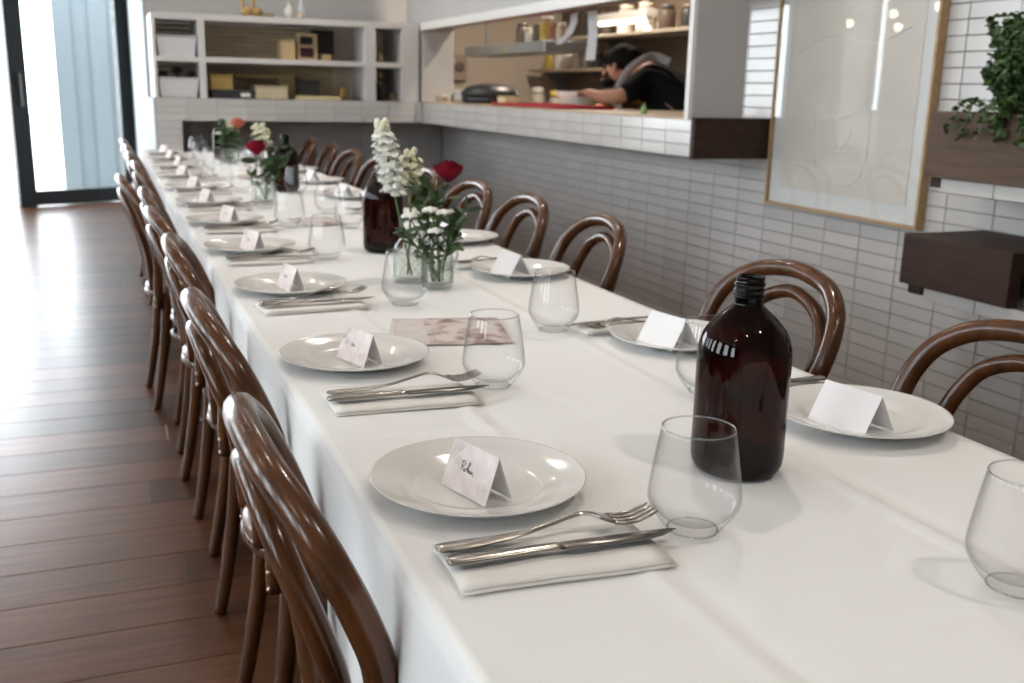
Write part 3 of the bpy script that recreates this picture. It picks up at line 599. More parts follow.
def topz(x, y):
    z = -.0012 + .0022 * noise.noise(Vector((x * 3.2, y * 2.1, .3))) + .0012 * noise.noise(Vector((x * 9, y * 5, 2.0)))
    for cx in (.47, .80): z += .0030 * crease(x - cx - .004 * math.sin(y * 5), .007) - .0016 * crease(x - cx - .016, .012)
    for cy in (.62, 1.23, 1.84, 2.45, 3.06, 3.67): z += .0017 * crease(y - cy - .004 * math.sin(x * 7), .007) - .0015 * crease(y - cy - .016, .012)
    for (ax, ay, dx, dy, ln, hh) in WRK:
        u = (x - ax) * dx + (y - ay) * dy; q = -(x - ax) * dy + (y - ay) * dx
        if abs(u) < ln * 2 and abs(q) < .04: z += hh * crease(u, ln) * (crease(q - .01 * math.sin(u * 25), .006) - .7 * crease(q - .013 - .01 * math.sin(u * 25), .010))
    return max(-.005, min(z, .0013))
xs = [TX0 + (TX1 - TX0) * i / 72 for i in range(73)]; ys = []
y = TY0
while y < TY1: ys.append(y); y += .0125 if y < 3 else .025
ys.append(TY1)
# profile across: left hem ... left edge ... right edge ... right hem
drop = [0, .004, .010, .02, .04, .07, .11, .15, .19, .23, .26, .285]
cols = []
grid = []
for y in ys:
    row = []
    corner = 1.0 * math.exp(-((TY1 - y) / .16) ** 2)
    for side in (-1, 1):
        pts = []
        for d in drop:
            if d < .012: ox = .006 * (1 - math.cos(d / .012 * PI / 2)) + .002; z = TZ - .006 * math.sin(d / .012 * PI / 2) - d * .3
            else: ox = .008 - (d - .012) * .02; z = TZ - .006 - (d - .01)
            amp = min(1, d / .12) * .012; ox += amp * (.2 + .75 * fold(y * (1 if side < 0 else 1.1) + (0 if side < 0 else 5)))
            ox += corner * .42 * max(0, d - .03); z -= corner * .25 * max(0, d - .05)
            pts.append(((TX0 - ox) if side < 0 else (TX1 + ox), y, z + (.006 * fold(y * .7) * (d / .285) if d > .02 else 0)))
        if side < 0: left = pts[::-1]
        else: right = pts
    row = left + [(x, y, TZ + topz(x, y)) for x in xs[1:-1]] + right
    grid.append(row)
n = len(grid[0])
# far and near ends hang down too
def endrows(base, sgn):
    out = []
    for d in drop[2:]:
        rr = []
        for i, (x, y, z) in enumerate(base):
            inside = 1 if len(drop) <= i < n - len(drop) else 0
            zz = TZ - .004 - d if inside else z
            rr.append((x, y + sgn * (.008 + d * .06 + (min(1, d / .12) * .012 * fold(x * 1.3 + 2) if inside else 0)), min(z, zz)))
        out.append(rr)
    return out
k = len(drop)
for rr in endrows(grid[-1], 1): grid.append(rr)
for rr in endrows(grid[0], -1): grid.insert(0, rr)
v = [p for r in grid for p in r]
f = [(a * n + b, a * n + b + 1, (a + 1) * n + b + 1, (a + 1) * n + b) for a in range(len(grid) - 1) for b in range(n - 1)]
tc = m.add(v, f, True).build('tablecloth', cloth)
tag(tc, 'long white linen cloth draped over the dining table', 'tablecloth')

# ------------------------------------------------------------------ bentwood chairs (front towards +X)
def make_chair():
    t = empty('bentwood_chair', (0, 0, 0), 0, 'x', 'chair', 'bentwood chairs round the long table')
    MB().lathe([(0, .448), (.10, .450), (.165, .458), (.2, .462), (.213, .455), (.215, .44), (.208, .428), (.17, .425), (0, .43)], 32, (-.03, 0, 0)).build('seat', seatwood, t)
    MB().tube([(-.03 + .205 * math.cos(a * PI / 16), .205 * math.sin(a * PI / 16), .43) for a in range(32)], .014, 8, closed=True).build('seat_ring', bentwood, t)
    MB().tube([(.155 * math.cos(a * PI / 14), .155 * math.sin(a * PI / 14), .25) for a in range(28)], .010, 8, closed=True).build('leg_ring', bentwood, t)
    half = [(-.216, .142, .385), (-.214, .150, .45), (-.208, .168, .55), (-.212, .190, .645), (-.232, .201, .71), (-.256, .193, .765), (-.278, .165, .806), (-.300, .105, .838), (-.309, 0, .852)]
    full = half + [(x, -y, z) for x, y, z in half[-2::-1]]; rad = [.014, .0165] + [.0178] * 7; rad = rad + rad[-2::-1]
    c = cr([(*p, r) for p, r in zip(full, rad)], 5); hoop = MB().tube([q[:3] for q in c], [q[3] for q in c], 12).build('back_hoop', bentwood, t)
    half = [(-.226, .085, .445), (-.232, .108, .54), (-.244, .126, .616), (-.266, .134, .684), (-.286, .120, .738), (-.300, .082, .782), (-.307, 0, .806)]
    full = half + [(x, -y, z) for x, y, z in half[-2::-1]]; c = cr(full, 5); MB().tube(c, .0145, 12).build('inner_hoop', bentwood, t)
    for s in (-1, 1):
        c = cr([(-.185, s * .132, .435, .016), (-.190, s * .136, .36, .0175), (-.203, s * .142, .24, .0168), (-.225, s * .150, .10, .0155), (-.245, s * .158, 0, .014)], 4)
        MB().tube([q[:3] for q in c], [q[3] for q in c], 10).build('leg', bentwood, t)
        c = cr([(.125, s * .125, .435, .0185), (.14, s * .14, .30, .0165), (.16, s * .155, .12, .0145), (.175, s * .165, 0, .0125)], 4)
        MB().tube([q[:3] for q in c], [q[3] for q in c], 10).build('leg', bentwood, t)
        for z in (.385, .415):
            MB().ball((-.226, s * .155, z + .01), .0055, 8, 5).build('screw', mat('brass_screw', (.5, .42, .3), .3, metal=1), hoop)
    return t
chair = make_chair(); used = False
AIS = [1.05, 1.71, 2.38, 2.97, 3.52, 4.05, 4.74, 5.40, 6.02, 6.62]
WAL = [1.12, 1.70, 2.55, 3.12, 3.62, 4.24, 4.98, 5.58, 6.25, 6.75]
random.seed(3)
for i, y in enumerate(AIS):
    x = .435 + random.uniform(-.012, .012); rz = random.uniform(-.06, .06)
    if i == 5: x = .368; rz = .05
    lb = 'bentwood chair, %s from the camera on the aisle side of the table' % ORD[i]
    if i == 0: chair.location = (x, y, 0); chair.rotation_euler = (0, 0, rz); chair['label'] = lb
    else: dup(chair, (x, y, 0), rz, lb)
for i, y in enumerate(WAL):
    dup(chair, (1.0 + random.uniform(-.02, .02), y, 0), PI + random.uniform(-.08, .08), 'bentwood chair, %s from the camera on the tiled wall side' % ORD[i])

# ------------------------------------------------------------------ table settings
Z0 = TZ + .0012
def make_plate():
    m = MB(); R = .124
    m.lathe([(0, .0045), (.07, .0045), (.076, .006), (.083, .0105), (.10, .0145), (R - .002, .0185), (R, .0195), (R + .0005, .0185), (R - .004, .0155), (.10, .0105), (.078, .002), (.07, 0), (.066, .0005), (0, .0015)], 64)
    me = m.mesh('dinner_plate'); me.materials.append(porcelain); return me
PLATE = make_plate()
def make_glass():
    t = empty('stemless_glass', (0, 0, 0), 0, 'x', 'glass', 'stemless wine glasses')
    out = cr([(.0, 0), (.018, .0), (.0255, .0012), (.030, .006), (.0405, .0195), (.0475, .032), (.0489, .040), (.0476, .055), (.0446, .076), (.0413, .097), (.0382, .1135)], 4)
    inn = cr([(.0370, .1135), (.0401, .097), (.0434, .076), (.0464, .055), (.0476, .041), (.0460, .033), (.038, .0215), (.024, .0125), (0, .0105)], 4)
    MB().lathe(out + [(.0374, .1142)] + inn, 40).build('bowl', glassm, t)
    MB().tube([(.0377 * math.cos(a * PI / 24), .0377 * math.sin(a * PI / 24), .1142) for a in range(48)], .0009, 6, closed=True).build('rim', glass_edge, t)
    MB().tube([(.0262 * math.cos(a * PI / 20), .0262 * math.sin(a * PI / 20), .0022) for a in range(40)], .0012, 6, closed=True).build('foot_ring', glass_edge, t)
    return t
GL = make_glass()
CW, CH, CD = .084, .056, .019
card_print = mat('card_print', (.92, .81, .79), .8, spec=.2, var=.14, scale=45)
def make_card(kind):
    """tent card: ridge along Y, printed face towards -X; kind 1 carries a handwritten name"""
    t = empty('name_card', (0, 0, 0), 0, 'x', 'card', 'folded name cards on the plates'); CD = .019 if kind else .029; h = math.sqrt(CH ** 2 - CD ** 2); th = .0005
    fl_ = MB().add([(-CD, -CW / 2, 0), (-CD, CW / 2, 0), (0, CW / 2, h), (0, -CW / 2, h), (-CD + th, -CW / 2, 0), (-CD + th, CW / 2, 0), (0, CW / 2, h - th * 3), (0, -CW / 2, h - th * 3)], [(0, 3, 2, 1), (4, 5, 6, 7), (0, 1, 5, 4), (0, 4, 7, 3), (1, 2, 6, 5), (3, 7, 6, 2)]).build('front_leaf', card_print if kind else cardm, t)
    MB().add([(CD, -CW / 2, 0), (CD, CW / 2, 0), (0, CW / 2, h), (0, -CW / 2, h), (CD - th, -CW / 2, 0), (CD - th, CW / 2, 0), (0, CW / 2, h - th * 3), (0, -CW / 2, h - th * 3)], [(1, 2, 3, 0), (7, 6, 5, 4), (0, 4, 5, 1), (0, 3, 7, 4), (1, 5, 6, 2), (3, 2, 6, 7)]).build('rear_leaf', cardm, t)
    if kind:
        def onface(u, v): return (-CD + CD * v - .0008, -u, h * v - .0002)      # u to the reader's right, v up the leaf
        m = MB(); S = .0021
        if kind == 1: strokes = [[(-6, -2.2), (-5.2, 3.0)], [(-6.4, 2.2), (-4.6, 3.6), (-3.0, 2.6), (-3.9, .9), (-5.4, .5)], [(-5.0, .5), (-3.8, -1.2), (-2.6, -2.2)], [(-2.0, -1.9), (-2.7, -.8), (-1.9, -.2), (-1.2, -1.2), (-2.0, -1.9)], [(-1.2, -.8), (.6, 2.2), (.9, 3.6), (.1, 3.2), (-.1, -1.9)], [(-.1, -1.2), (.7, -.1), (1.1, -1.9)], [(2.6, -.4), (1.6, -.6), (1.7, -1.9), (2.7, -1.4), (2.7, -.4), (2.9, -1.9)], [(3.3, -.3), (3.4, -1.9), (4.2, -.4), (4.7, -1.9), (6.2, -2.4)]]
        else: strokes = [[(-3, -1), (-2, 1.5), (-1.5, -1), (0, .5), (.5, -1), (1.5, .4), (2, -1), (3.2, -.8)]]
        for s in strokes: m.tube([onface(a * S - .003, .53 + b * S / CH) for a, b in cr(s, 5)], .0003, 4)
        m.build('handwriting', ink, fl_)
        m = MB()                      # pale blossoms printed at two corners
        for (u, v, r) in ((-.033, .80, .007), (-.026, .90, .006), (-.037, .68, .005), (-.024, .60, .006), (.022, .28, .006), (.030, .18, .007), (.033, .34, .005)):
            for k in range(5):
                a = k * 2 * PI / 5; c = [onface(u + r * .6 * math.cos(a) + r * .45 * math.cos(b * PI / 4), v + (r * .6 * math.sin(a) + r * .45 * math.sin(b * PI / 4)) / CH) for b in range(8)]
                m.tube(c, .00022, 3, closed=True)
        m.build('printed_blossom', mat('blossom_print', (.95, .92, .91), .8), fl_)
    return t
CARD1, CARD2, CARD0 = make_card(1), make_card(2), make_card(0); CARD0.scale = (1.13, 1.13, 1.13)
def flatbar(stations, th, M=None, seg=1):
    """stations: (x, halfwidth, z); a flat bar of thickness th that follows them"""
    m = MB(); v = []; n = len(stations)
    for x, hw, z in stations: v += [(x, -hw, z), (x, -hw * .55, z + th), (x, hw * .55, z + th), (x, hw, z), (x, hw * .6, z - th * .5), (x, -hw * .6, z - th * .5)]
    f = [tuple(range(6))[::-1], tuple((n - 1) * 6 + k for k in range(6))]
    for i in range(n - 1):
        for k in range(6): f.append((i * 6 + k, i * 6 + (k + 1) % 6, (i + 1) * 6 + (k + 1) % 6, (i + 1) * 6 + k))
    return m.add(v, f, True)
def make_fork():
    t = empty('fork', (0, 0, 0), 0, 'x', 'fork', 'steel forks on the napkins')
    flatbar(cr([(0, .006, .006), (.004, .0098, .006), (.02, .0105, .006), (.05, .0085, .007), (.08, .005, .0095), (.11, .0034, .016), (.13, .0036, .0205), (.142, .006, .019), (.15, .0105, .016)], 4), .0016).build('handle', steel, t)
    hd = flatbar(cr([(.148, .0095, .0165), (.155, .0122, .0138), (.163, .0128, .0112)], 4), .0012); hd = hd.build('head', steel, t)
    for k in range(4):
        yy = (k - 1.5) * .0072; m = MB()
        m.tube([(.162, yy, .0117), (.172, yy, .0098), (.185, yy * .97, .0105), (.198, yy * .95, .0145), (.204, yy * .93, .0175)], [.0019, .0018, .0017, .0014, .0007], 6); m.build('tine', steel, hd)
    return t
def make_knife():
    t = empty('table_knife', (0, 0, 0), 0, 'x', 'knife', 'steel knives on the napkins')
    flatbar(cr([(0, .006, .0055), (.004, .0098, .0055), (.02, .0102, .0055), (.06, .0082, .006), (.098, .0065, .0065), (.102, .0075, .0065), (.107, .006, .0065)], 4), .0032).build('handle', steel, t)
    m = MB(); st_ = [(.107, .006, -.006), (.115, .008, -.0085), (.15, .0085, -.0095), (.19, .0088, -.0092), (.212, .0085, -.0045), (.226, .0075, .003), (.231, .006, .005)]; v = []
    for x, a, b in st_: v += [(x, a, .0072), (x, b, .0062), (x, a, .0054)]
    n = len(st_); f = [(0, 1, 2), ((n - 1) * 3 + 2, (n - 1) * 3 + 1, (n - 1) * 3)]
    for i in range(n - 1):
        for k in range(3): f.append((i * 3 + k, i * 3 + (k + 1) % 3, (i + 1) * 3 + (k + 1) % 3, (i + 1) * 3 + k))
    m.add(v, f, True).build('blade', steel, t); return t
FORK, KNIFE = make_fork(), make_knife(); FORK.scale = (1.16, 1.12, 1.1); KNIFE.scale = (1.06, 1.08, 1.05)
def make_napkin():
    m = MB(); nx, ny_ = 16, 8
    for lay in range(2):
        v = []; L_, W_ = .218 - lay * .004, .104 - lay * .003; zt = .0026 * (lay + 1); zb = .0026 * lay + .0002
        for zz in (zb, zt):
            for j in range(ny_ + 1):
                for i in range(nx + 1):
                    x = L_ * i / nx; y = -W_ / 2 + W_ * j / ny_ + lay * .0015
                    wv = .0005 * math.sin(i * .9 + j * .6) * (1 if zz == zt else 0); edge = min(i, nx - i, j, ny_ - j)
                    v.append((x + .002 * math.sin(j * .5), y + .0015 * math.sin(i * .35), zz + wv - (.0008 if edge == 0 and zz == zt else 0)))
        q = (nx + 1) * (ny_ + 1); f = []
        for j in range(ny_):
            for i in range(nx):
                a = j * (nx + 1) + i; f.append((a, a + nx + 1, a + nx + 2, a + 1)); b = a + q; f.append((b, b + 1, b + nx + 2, b + nx + 1))
        for i in range(nx): f.append((i, i + 1, i + 1 + q, i + q)); a = ny_ * (nx + 1) + i; f.append((a + 1, a, a + q, a + 1 + q))
        for j in range(ny_): a = j * (nx + 1); f.append((a + nx + 1, a, a + q, a + nx + 1 + q)); b = a + nx; f.append((b, b + nx + 1, b + nx + 1 + q, b + q))
        m.add(v, f, True)
    me = m.mesh('napkin'); me.materials.append(napkinm); return me
NAP = make_napkin()
first = {}
def put(root, loc, rz, label):
    """the first use moves the thing itself, later uses copy it"""
    if root not in first: first[root] = 1; root.location = loc; root.rotation_euler = (0, 0, rz); root['label'] = label; return root
    return dup(root, loc, rz, label)
def putmesh(name, me, loc, rz, label, cat, group): return tag(place(name, me, None, loc, rz), label, cat, group)
LP = [(.378, 1.03), (.372, 1.62), (.376, 2.262), (.367, 2.86), (.366, 3.45), (.372, 4.03), (.37, 4.62), (.366, 5.24), (.374, 5.83), (.37, 6.42), (.372, 6.95)]
RP = [(.974, 1.09), (.965, 1.575), (.955, 2.32), (.985, 2.895), (.95, 3.5), (.96, 4.15), (.95, 4.85), (.955, 5.5), (.95, 6.15), (.95, 6.78)]
LG = {0: (.552, .847), 1: (.541, 1.412), 2: (.577, 2.038), 3: (.540, 2.661), 4: (.553, 3.309)}
RG = {0: (.842, 1.28), 1: (.784, 1.73), 2: (.775, 2.42), 3: (.735, 3.25)}
random.seed(12)
for i, (x, y) in enumerate(LP):
    w_ = '%s from the camera along the aisle side' % ORD[i]; rr = lambda a: random.uniform(-a, a)
    putmesh('dinner_plate', PLATE, (x, y, Z0), rr(3), 'white dinner plate, ' + w_, 'plate', 'white dinner plates')
    k = (CARD1 if i == 0 else CARD2)
    put(k, (x + (-.011 if i == 0 else rr(.012)), y - .024 + (0 if i == 0 else rr(.012)), Z0 + .0062), .29 + (0 if i == 0 else rr(.12)), ('pink tent card with a handwritten name on the nearest aisle plate' if i == 0 else 'folded name card on the aisle side plate, ' + w_.replace(' along the aisle side', '')))
    ny0 = y - .188 + (0 if i == 0 else (-.045 if i == 1 else rr(.015))); nr = (-.05 if i == 0 else .02 + rr(.06))
    putmesh('napkin', NAP, (.279 + (0 if i else 0), ny0, Z0), nr, 'folded white napkin, ' + w_, 'napkin', 'folded white napkins')
    put(KNIFE, (.277 + rr(.004), ny0 - .003, Z0 + .0055), nr - .01 + rr(.02), 'steel table knife, ' + w_)
    put(FORK, (.279 + rr(.004), ny0 + .026, Z0 + .0055), nr + .085 + rr(.05), 'steel fork, ' + w_)
    g = LG.get(i, (.55 + rr(.02), y - .17 + rr(.03))); put(GL, (g[0], g[1], Z0), rr(3), 'clear stemless glass, ' + w_)
for i, (x, y) in enumerate(RP):
    w_ = '%s from the camera along the tiled wall side' % ORD[i]
    putmesh('dinner_plate', PLATE, (x, y, Z0), rr(3), 'white dinner plate, ' + w_, 'plate', 'white dinner plates')
    put(CARD0, (x - .036 + (0 if i == 0 else rr(.012)), y - .025 + (0 if i < 2 else rr(.012)), Z0 + .0062), .2 + (0 if i < 2 else rr(.15)), 'blank backed name card on the wall side plate, ' + w_.replace(' along the tiled wall side', ''))
    ny0 = y + .165 + (0 if i == 0 else rr(.015)); nr = PI + rr(.05)
    putmesh('napkin', NAP, (1.045, ny0, Z0), nr, 'folded white napkin, ' + w_, 'napkin', 'folded white napkins')
    put(KNIFE, (1.047, ny0 + .005, Z0 + .0055), nr + rr(.03), 'steel table knife, ' + w_)
    put(FORK, (1.045, ny0 - .024, Z0 + .0055), nr + .1 + rr(.06), 'steel fork, ' + w_)
    g = RG.get(i, (.755 + rr(.02), y + .17 + rr(.03))); put(GL, (g[0], g[1], Z0), rr(3), 'clear stemless glass, ' + w_)
put(GL, (.775, .633, Z0), .3, 'clear stemless glass standing alone nearest the camera, cut by the frame')

# menus
menum = bpy.data.materials.new('menu_print'); menum.use_nodes = True
nt = menum.node_tree; b = nt.nodes['Principled BSDF']; b.inputs['Roughness'].default_value = .7
tcn = nt.nodes.new('ShaderNodeTexCoord'); vo = nt.nodes.new('ShaderNodeTexVoronoi'); vo.feature = 'SMOOTH_F1'; vo.inputs['Scale'].default_value = 26
nz = nt.nodes.new('ShaderNodeTexNoise'); nz.inputs['Scale'].default_value = 18; va = nt.nodes.new('ShaderNodeMixRGB'); va.inputs[0].default_value = .12
nt.links.new(tcn.outputs['Object'], va.inputs[1]); nt.links.new(nz.outputs['Color'], va.inputs[2]); nt.links.new(tcn.outputs['Object'], nz.inputs['Vector']); nt.links.new(va.outputs[0], vo.inputs['Vector'])
rp = nt.nodes.new('ShaderNodeValToRGB'); rp.color_ramp.elements[0].color = (.26, .15, .135, 1); rp.color_ramp.elements[1].color = (.66, .58, .55, 1); rp.color_ramp.elements[0].position = .18; rp.color_ramp.elements[1].position = .52
nt.links.new(vo.outputs['Distance'], rp.inputs[0]); nt.links.new(rp.outputs[0], b.inputs['Base Color'])
menup = mat('menu_pale', (.66, .60, .58), .7, var=.1, scale=30)
def menu(x, y, rz, z, mt, label):
    t = tag(empty('menu_sheet', (x, y, z), rz), label, 'menu', 'printed menus')
    MB().box(-.075, .075, -.105, .105, 0, .0006).build('sheet', mt, t)
    m = MB(); m.tube([(-.065, -.095, .0008), (.065, -.095, .0008), (.065, .095, .0008), (-.065, .095, .0008)], .0004, 4, closed=True); m.build('printed_border', mat('menu_line', (.45, .33, .31), .7), t)
menu(.555, 1.79, -.30, Z0 + .0002, menup, 'pale menu sheet partly under the patterned menu near the second plate')
menu(.622, 1.775, -.22, Z0 + .0011, menum, 'pink patterned menu sheet beside the second aisle plate')
menu(.66, 3.43, .1, Z0 + .0004, menum, 'pink patterned menu sheet between bottle and flowers halfway along')
menu(.66, 5.2, -.1, Z0 + .0004, menum, 'pink patterned menu sheet near the far end of the table')

# ------------------------------------------------------------------ amber bottles
def make_bottle():
    t = empty('amber_bottle', (0, 0, 0), 0, 'x', 'bottle', 'amber glass bottles')
    pr = cr([(.0, .004), (.035, .003), (.046, .0), (.053, .006), (.0562, .018), (.0562, .05), (.0562, .10), (.0562, .142), (.0545, .158), (.049, .173), (.038, .187), (.026, .198), (.0185, .205), (.0172, .209), (.0172, .214)], 4)
    MB().lathe(pr, 48).build('body', amber, t)
    nk = [(.0172, .214), (.019, .2145), (.019, .2175), (.0172, .2185), (.0172, .221), (.0186, .2222), (.0186, .2242), (.0172, .2255), (.0172, .228), (.0186, .2292), (.0186, .2312), (.0172, .2325), (.0172, .2365), (.0178, .238), (.0172, .2395), (.0135, .2395), (.0132, .236), (.0132, .2)]
    MB().lathe(nk, 32).build('neck', amber, t)
    MB().lathe([(0, .0075), (.045, .006), (.0525, .012), (.0530, .019), (0, .0185)], 40).build('base', mat('amber_base', (.05, .012, .004), .15), t)
    return t
BT = make_bottle()
for i, (x, y, lb) in enumerate(((.703, .992, 'large amber glass bottle standing nearest the camera'), (.72, 2.76, 'amber glass bottle standing behind the white stock flowers'), (.735, 4.46, 'amber glass bottle beside the small red rose vase'), (.69, 6.45, 'amber glass bottle at the far end behind the orange flowers'))):
    put(BT, (x, y, Z0), .4 * i, lb)

# ------------------------------------------------------------------ vases and flowers
def vase(loc, r, h, label, hob=True, neck=None):
    t = empty('glass_vase', loc, 0, label, 'vase', 'glass flower vases')
    n = neck or r
    MB().lathe(cr([(0, 0), (r * .85, 0), (r, .006), (r, h * .6), (n, h * .8), (n, h * .95), (n * 1.06, h)], 3) + cr([(n * 1.0, h), (n * .93, h * .95), (n * .93, h * .8), (r * .93, h * .6), (r * .93, .01), (0, .009)], 3), 28).build('body', vaseglass, t)
    m = MB()
    if hob:
        for j in range(7):
            for i in range(16):
                a = 2 * PI * (i + .5 * (j % 2)) / 16; m.ball((r * math.cos(a), r * math.sin(a), .012 + j * h * .085), .0042, 6, 4)
        m.build('hobnail', vaseglass, t)
    MB().lathe([(0, .0095), (r * .92, .0105), (r * .92, h * .5), (0, h * .5)], 24).build('water', thin_glass('water', (.96, .975, .965), .4), t)
    return t
def stem_path(a, b, bend=.02): a, b = Vector(a), Vector(b); mid = (a + b) / 2 + Vector((random.uniform(-bend, bend), random.uniform(-bend, bend), 0)); return cr([a, mid, b], 6)
def rose(base, top, r, petal, label, name='rose'):
    t = empty(name, base, 0, label, 'flower', 'cut flowers in the vases'); tp = Vector(top) - Vector(base)
    MB().tube(stem_path((0, 0, 0), tp), .0022, 6).build('stem', stemm, t)
    m = MB()
    for ring, (n, rr, tilt, hh) in enumerate(((3, .25, .0, 1.35), (4, .5, .12, 1.3), (5, .8, .25, 1.2), (6, 1.0, .55, 1.05))):
        for k in range(n):
            a = 2 * PI * (k + ring * .37) / n; c = Vector((math.cos(a), math.sin(a), 0)); e = Vector((-c.y, c.x, 0)); v = []; 
            for i in range(5):
                u = i / 4; out = rr * r * (.25 + .75 * math.sin(u * PI * .68)) + tilt * r * .7 * u ** 3; z = hh * r * 1.25 * u - r * .45
                for j in range(5):
                    s = (j - 2) / 2; wd = r * (.35 + .75 * math.sin(min(1, u * 1.15) * PI / 2)) * (1 - .25 * u ** 4)
                    v.append(tp + c * (out - s * s * rr * r * .35) + e * s * wd * .62 + Vector((0, 0, z - s * s * r * .12 * u + .12 * r * math.sin(s * 5 + k * 2 + ring) * u)))
            m.add(v, [(i * 5 + j, i * 5 + j + 1, i * 5 + j + 6, i * 5 + j + 5) for i in range(4) for j in range(4)], True)
    m.build('bloom', petal, t)
    for k in range(4):
        p = tp * random.uniform(.45, .9); q = MB(); q.leaf(p, (random.uniform(-1, 1), random.uniform(-1, .4), random.uniform(.0, .5)), r * 2.0, r * 1.1); q.build('leaf', leafm, t)
    return t
def stock(base, top, label, petal=whitepetal, tippetal=creampetal, span=.6, rad=.018, cnt=30):
    t = empty('stock_flower', base, 0, label, 'flower', 'cut flowers in the vases'); tp = Vector(top) - Vector(base); path = stem_path((0, 0, 0), tp, .01); MB().tube(path, .0028, 6).build('stem', stemm, t)
    m = MB(); m2 = MB(); L_ = len(path) - 1
    for k in range(cnt):
        u = 1 - span * (k / cnt); f_ = u * L_; i = min(int(f_), L_ - 1); p = Vector(path[i]).lerp(Vector(path[i + 1]), f_ - i)
        a = k * 2.4; fat = .6 + .4 * min(1, (1 - u) / span * 2.2); c = p + Vector((math.cos(a), math.sin(a), random.uniform(-.1, .2))) * rad * fat
        mm = m2 if k < cnt * .2 else m
        if k < cnt * .2: mm.ball(c, (.008, .008, .010), 7, 5)
        else:
            for s in range(6):
                aa = s * PI / 3 + a; d = Vector((math.cos(aa), math.sin(aa), random.uniform(-.2, .5))) + Vector((math.cos(a), math.sin(a), 0)) * .7
                mm.leaf(c, d, .017 * (.7 + .5 * fat), .016, (c - p) + Vector((0, 0, .01)), .35)
    m.build('blossom', petal, t); m2.build('bud', tippetal, t); return t
def sprig(base, top, kind, label, n=16, petal=whitepetal):
    t = empty('filler_sprig', base, 0, label, 'flower', 'green filler sprigs in the vases'); tp = Vector(top) - Vector(base); path = stem_path((0, 0, 0), tp, .012); MB().tube(path, .0016, 5).build('stem', stemm, t)
    m = MB()
    for k in range(n):
        u = .45 + .55 * k / n; f_ = u * (len(path) - 1); i = min(int(f_), len(path) - 2); p = Vector(path[i]).lerp(Vector(path[i + 1]), f_ - i)
        m.leaf(p, (random.uniform(-1, 1), random.uniform(-1, 1), random.uniform(-.1, .9)), random.uniform(.02, .038) * (1.4 if kind == 'leafy' else 1), random.uniform(.007, .011) * (1.6 if kind == 'leafy' else 1))
    m.build('foliage', leaf2 if kind != 'leafy' else leafm, t)
    if kind == 'bloom':
        m = MB()
        for k in range(18):
            a = k * 2.4; r_ = .016 * math.sqrt(k / 18); m.ball(tp + Vector((r_ * math.cos(a), r_ * math.sin(a), .006 - r_ * r_ * 18)), .0048, 6, 4)
        m.build('flower_head', petal, t)
    return t
random.seed(31)
VB = (.705, 2.215, Z0); vase(VB, .036, .105, 'hobnail glass vase with red rose and white flowers')
vase((.665, 2.30, Z0), .040, .125, 'taller textured glass vase behind the hobnail vase', True, .026)
B1 = (.705, 2.215, Z0 + .012)
def vb(dx=0, dy=0): return (B1[0] + dx, B1[1] + dy, B1[2])
rose(vb(.006, .0), (.742, 2.25, 1.003), .029, rosepetal, 'crimson rose in the hobnail vase')
stock((.668, 2.30, Z0 + .014), (.597, 2.30, 1.122), 'tall white stock flower spike beside the crimson rose', cnt=46, span=.46, rad=.016)
stock((.66, 2.305, Z0 + .014), (.672, 2.32, 1.055), 'shorter cream stock flower spike beside the tall white one', creampetal, creampetal, .32, .015, 16)
for i, (x, y, z, kd) in enumerate(((.635, 2.20, .918, 'bloom'), (.683, 2.2, .93, 'bloom'), (.712, 2.19, .925, 'bloom'), (.748, 2.22, .922, 'bloom'), (.69, 2.18, .885, 'bloom'), (.765, 2.24, .915, 'bloom'), (.61, 2.2, .895, 'spiky'), (.625, 2.24, .885, 'spiky'), (.735, 2.18, .90, 'leafy'), (.70, 2.25, .985, 'leafy'), (.675, 2.26, .975, 'leafy'), (.765, 2.2, .93, 'leafy'), (.66, 2.19, .87, 'spiky'))):
    lbl = {'bloom': 'white tufted filler flower, %s of those in the hobnail vase', 'spiky': 'narrow leaved green sprig, %s entry in the hobnail vase', 'leafy': 'broad leaved green sprig, %s entry in the hobnail vase'}[kd] % ORD[min(i, 11) if i < 12 else 11]
    if i == 12: lbl = 'narrow leaved green sprig drooping low over the hobnail vase rim'
    sprig(vb(random.uniform(-.012, .012), random.uniform(-.012, .012)), (x, y, z), kd, lbl, 22 if kd != 'bloom' else 9)
# second arrangement
vase((.585, 4.05, Z0), .04, .10, 'small glass vase with one red rose and cream stock'); c2 = (.585, 4.05, Z0 + .012)
rose(c2, (.555, 4.03, .952), .034, rosepetal, 'crimson rose in the small vase halfway down the table'); stock((.59, 4.055, Z0 + .012), (.575, 4.06, 1.05), 'cream stock flower in the small vase halfway along', creampetal, creampetal, .35, .024, 18)
for i, (x, z, kd) in enumerate(((.53, .86, 'leafy'), (.61, .95, 'leafy'), (.63, .90, 'leafy'), (.6, .88, 'bloom'), (.57, .92, 'spiky'), (.64, .97, 'leafy'), (.66, .93, 'leafy'))):
    sprig(c2, (x, 4.04 + .03 * (i % 2), z), kd, 'green sprig, %s of those in the red rose vase halfway along' % ORD[i], 20)
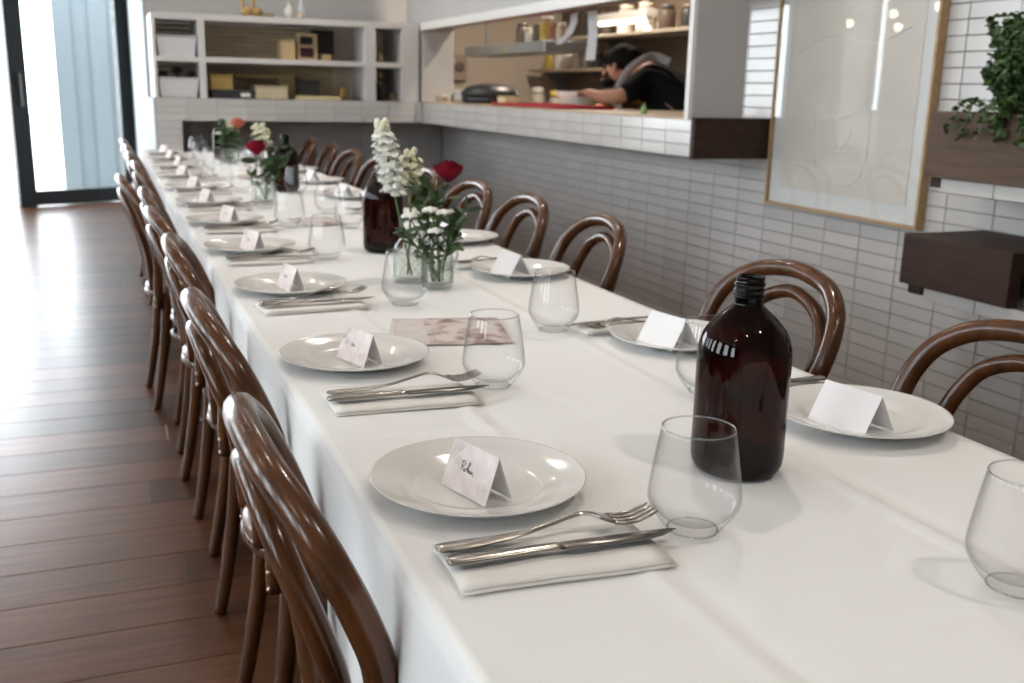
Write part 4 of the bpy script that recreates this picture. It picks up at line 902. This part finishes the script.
# third arrangement at the far end
vase((.70, 6.15, Z0), .05, .12, 'far glass vase with an orange bloom and dusty greenery'); c3 = (.70, 6.15, Z0 + .012)
rose(c3, (.745, 6.14, .965), .035, orangepetal, 'orange bloom in the far vase', 'garden_rose'); stock((.71, 6.155, Z0 + .012), (.715, 6.17, .99), 'small cream stock flower in the far vase', creampetal, creampetal, .3, .022, 14)
for i, (x, z, kd) in enumerate(((.63, .96, 'leafy'), (.66, .98, 'leafy'), (.68, .93, 'leafy'), (.70, .92, 'leafy'), (.72, .90, 'leafy'), (.65, .90, 'leafy'), (.64, .92, 'bloom'))):
    sprig(c3, (x, 6.14 + .03 * (i % 2), z), kd, 'green sprig, %s of those in the far orange vase' % ORD[i], 24)

# ------------------------------------------------------------------ ceiling downlights and pendant bulbs
warm = (1, .91, .80)
ROWN = {1.3: 'over the wall side chairs', .1: 'added as fill over the aisle side chairs', -1.4: 'added as fill over the open aisle'}
for x in (1.3, .1, -1.4):  # wall side row casts the glass shadows; both other rows are added soft fill
    for i, y in enumerate((-.1, 2.2, 4.5, 6.7)):
        t = empty('downlight', (x, y, CEIL), 0, 'recessed ceiling downlight %s, %s from the camera' % (ROWN[x], ORD[i]), 'lamp', 'ceiling downlights')
        MB().lathe([(.06, -.001), (.085, -.001), (.085, -.006), (.06, -.006)], 20).build('rim', white_paint, t); MB().lathe([(0, -.003), (.06, -.003)], 16).build('lens', mat('lamp_lens', (1, 1, 1), emit=warm, estr=30), t)
        area('downlight_lamp', (x, y, CEIL - .012), (0, 0, -1), .06 if x > 1 else .12, .12, 9.5 if x > 1 else 2.5, warm, disk=True, spread=2.6)
for i, (x, y, z) in enumerate(((-1.8, 7.4, 2.15), (-1.7, 7.75, 1.95), (-1.85, 8.1, 2.2), (-1.75, 8.4, 1.9), (-1.9, 7.9, 1.85), (-1.7, 7.2, 1.98))):
    t = empty('pendant_bulb', (x, y, z), 0, '%s bare pendant bulb hanging over the aisle' % ORD[i], 'lamp', 'pendant bulbs')
    MB().ball((0, 0, 0), .04).build('globe', mat('bulb_glow', (1, 1, 1), emit=(1, .85, .65), estr=14), t); MB().lathe([(0, .035), (.018, .035), (.016, .07), (0, .075)], 12).build('socket', black_metal, t); MB().tube([(0, 0, .07), (0, 0, CEIL - z)], .003, 5).build('cord', black_metal, t)
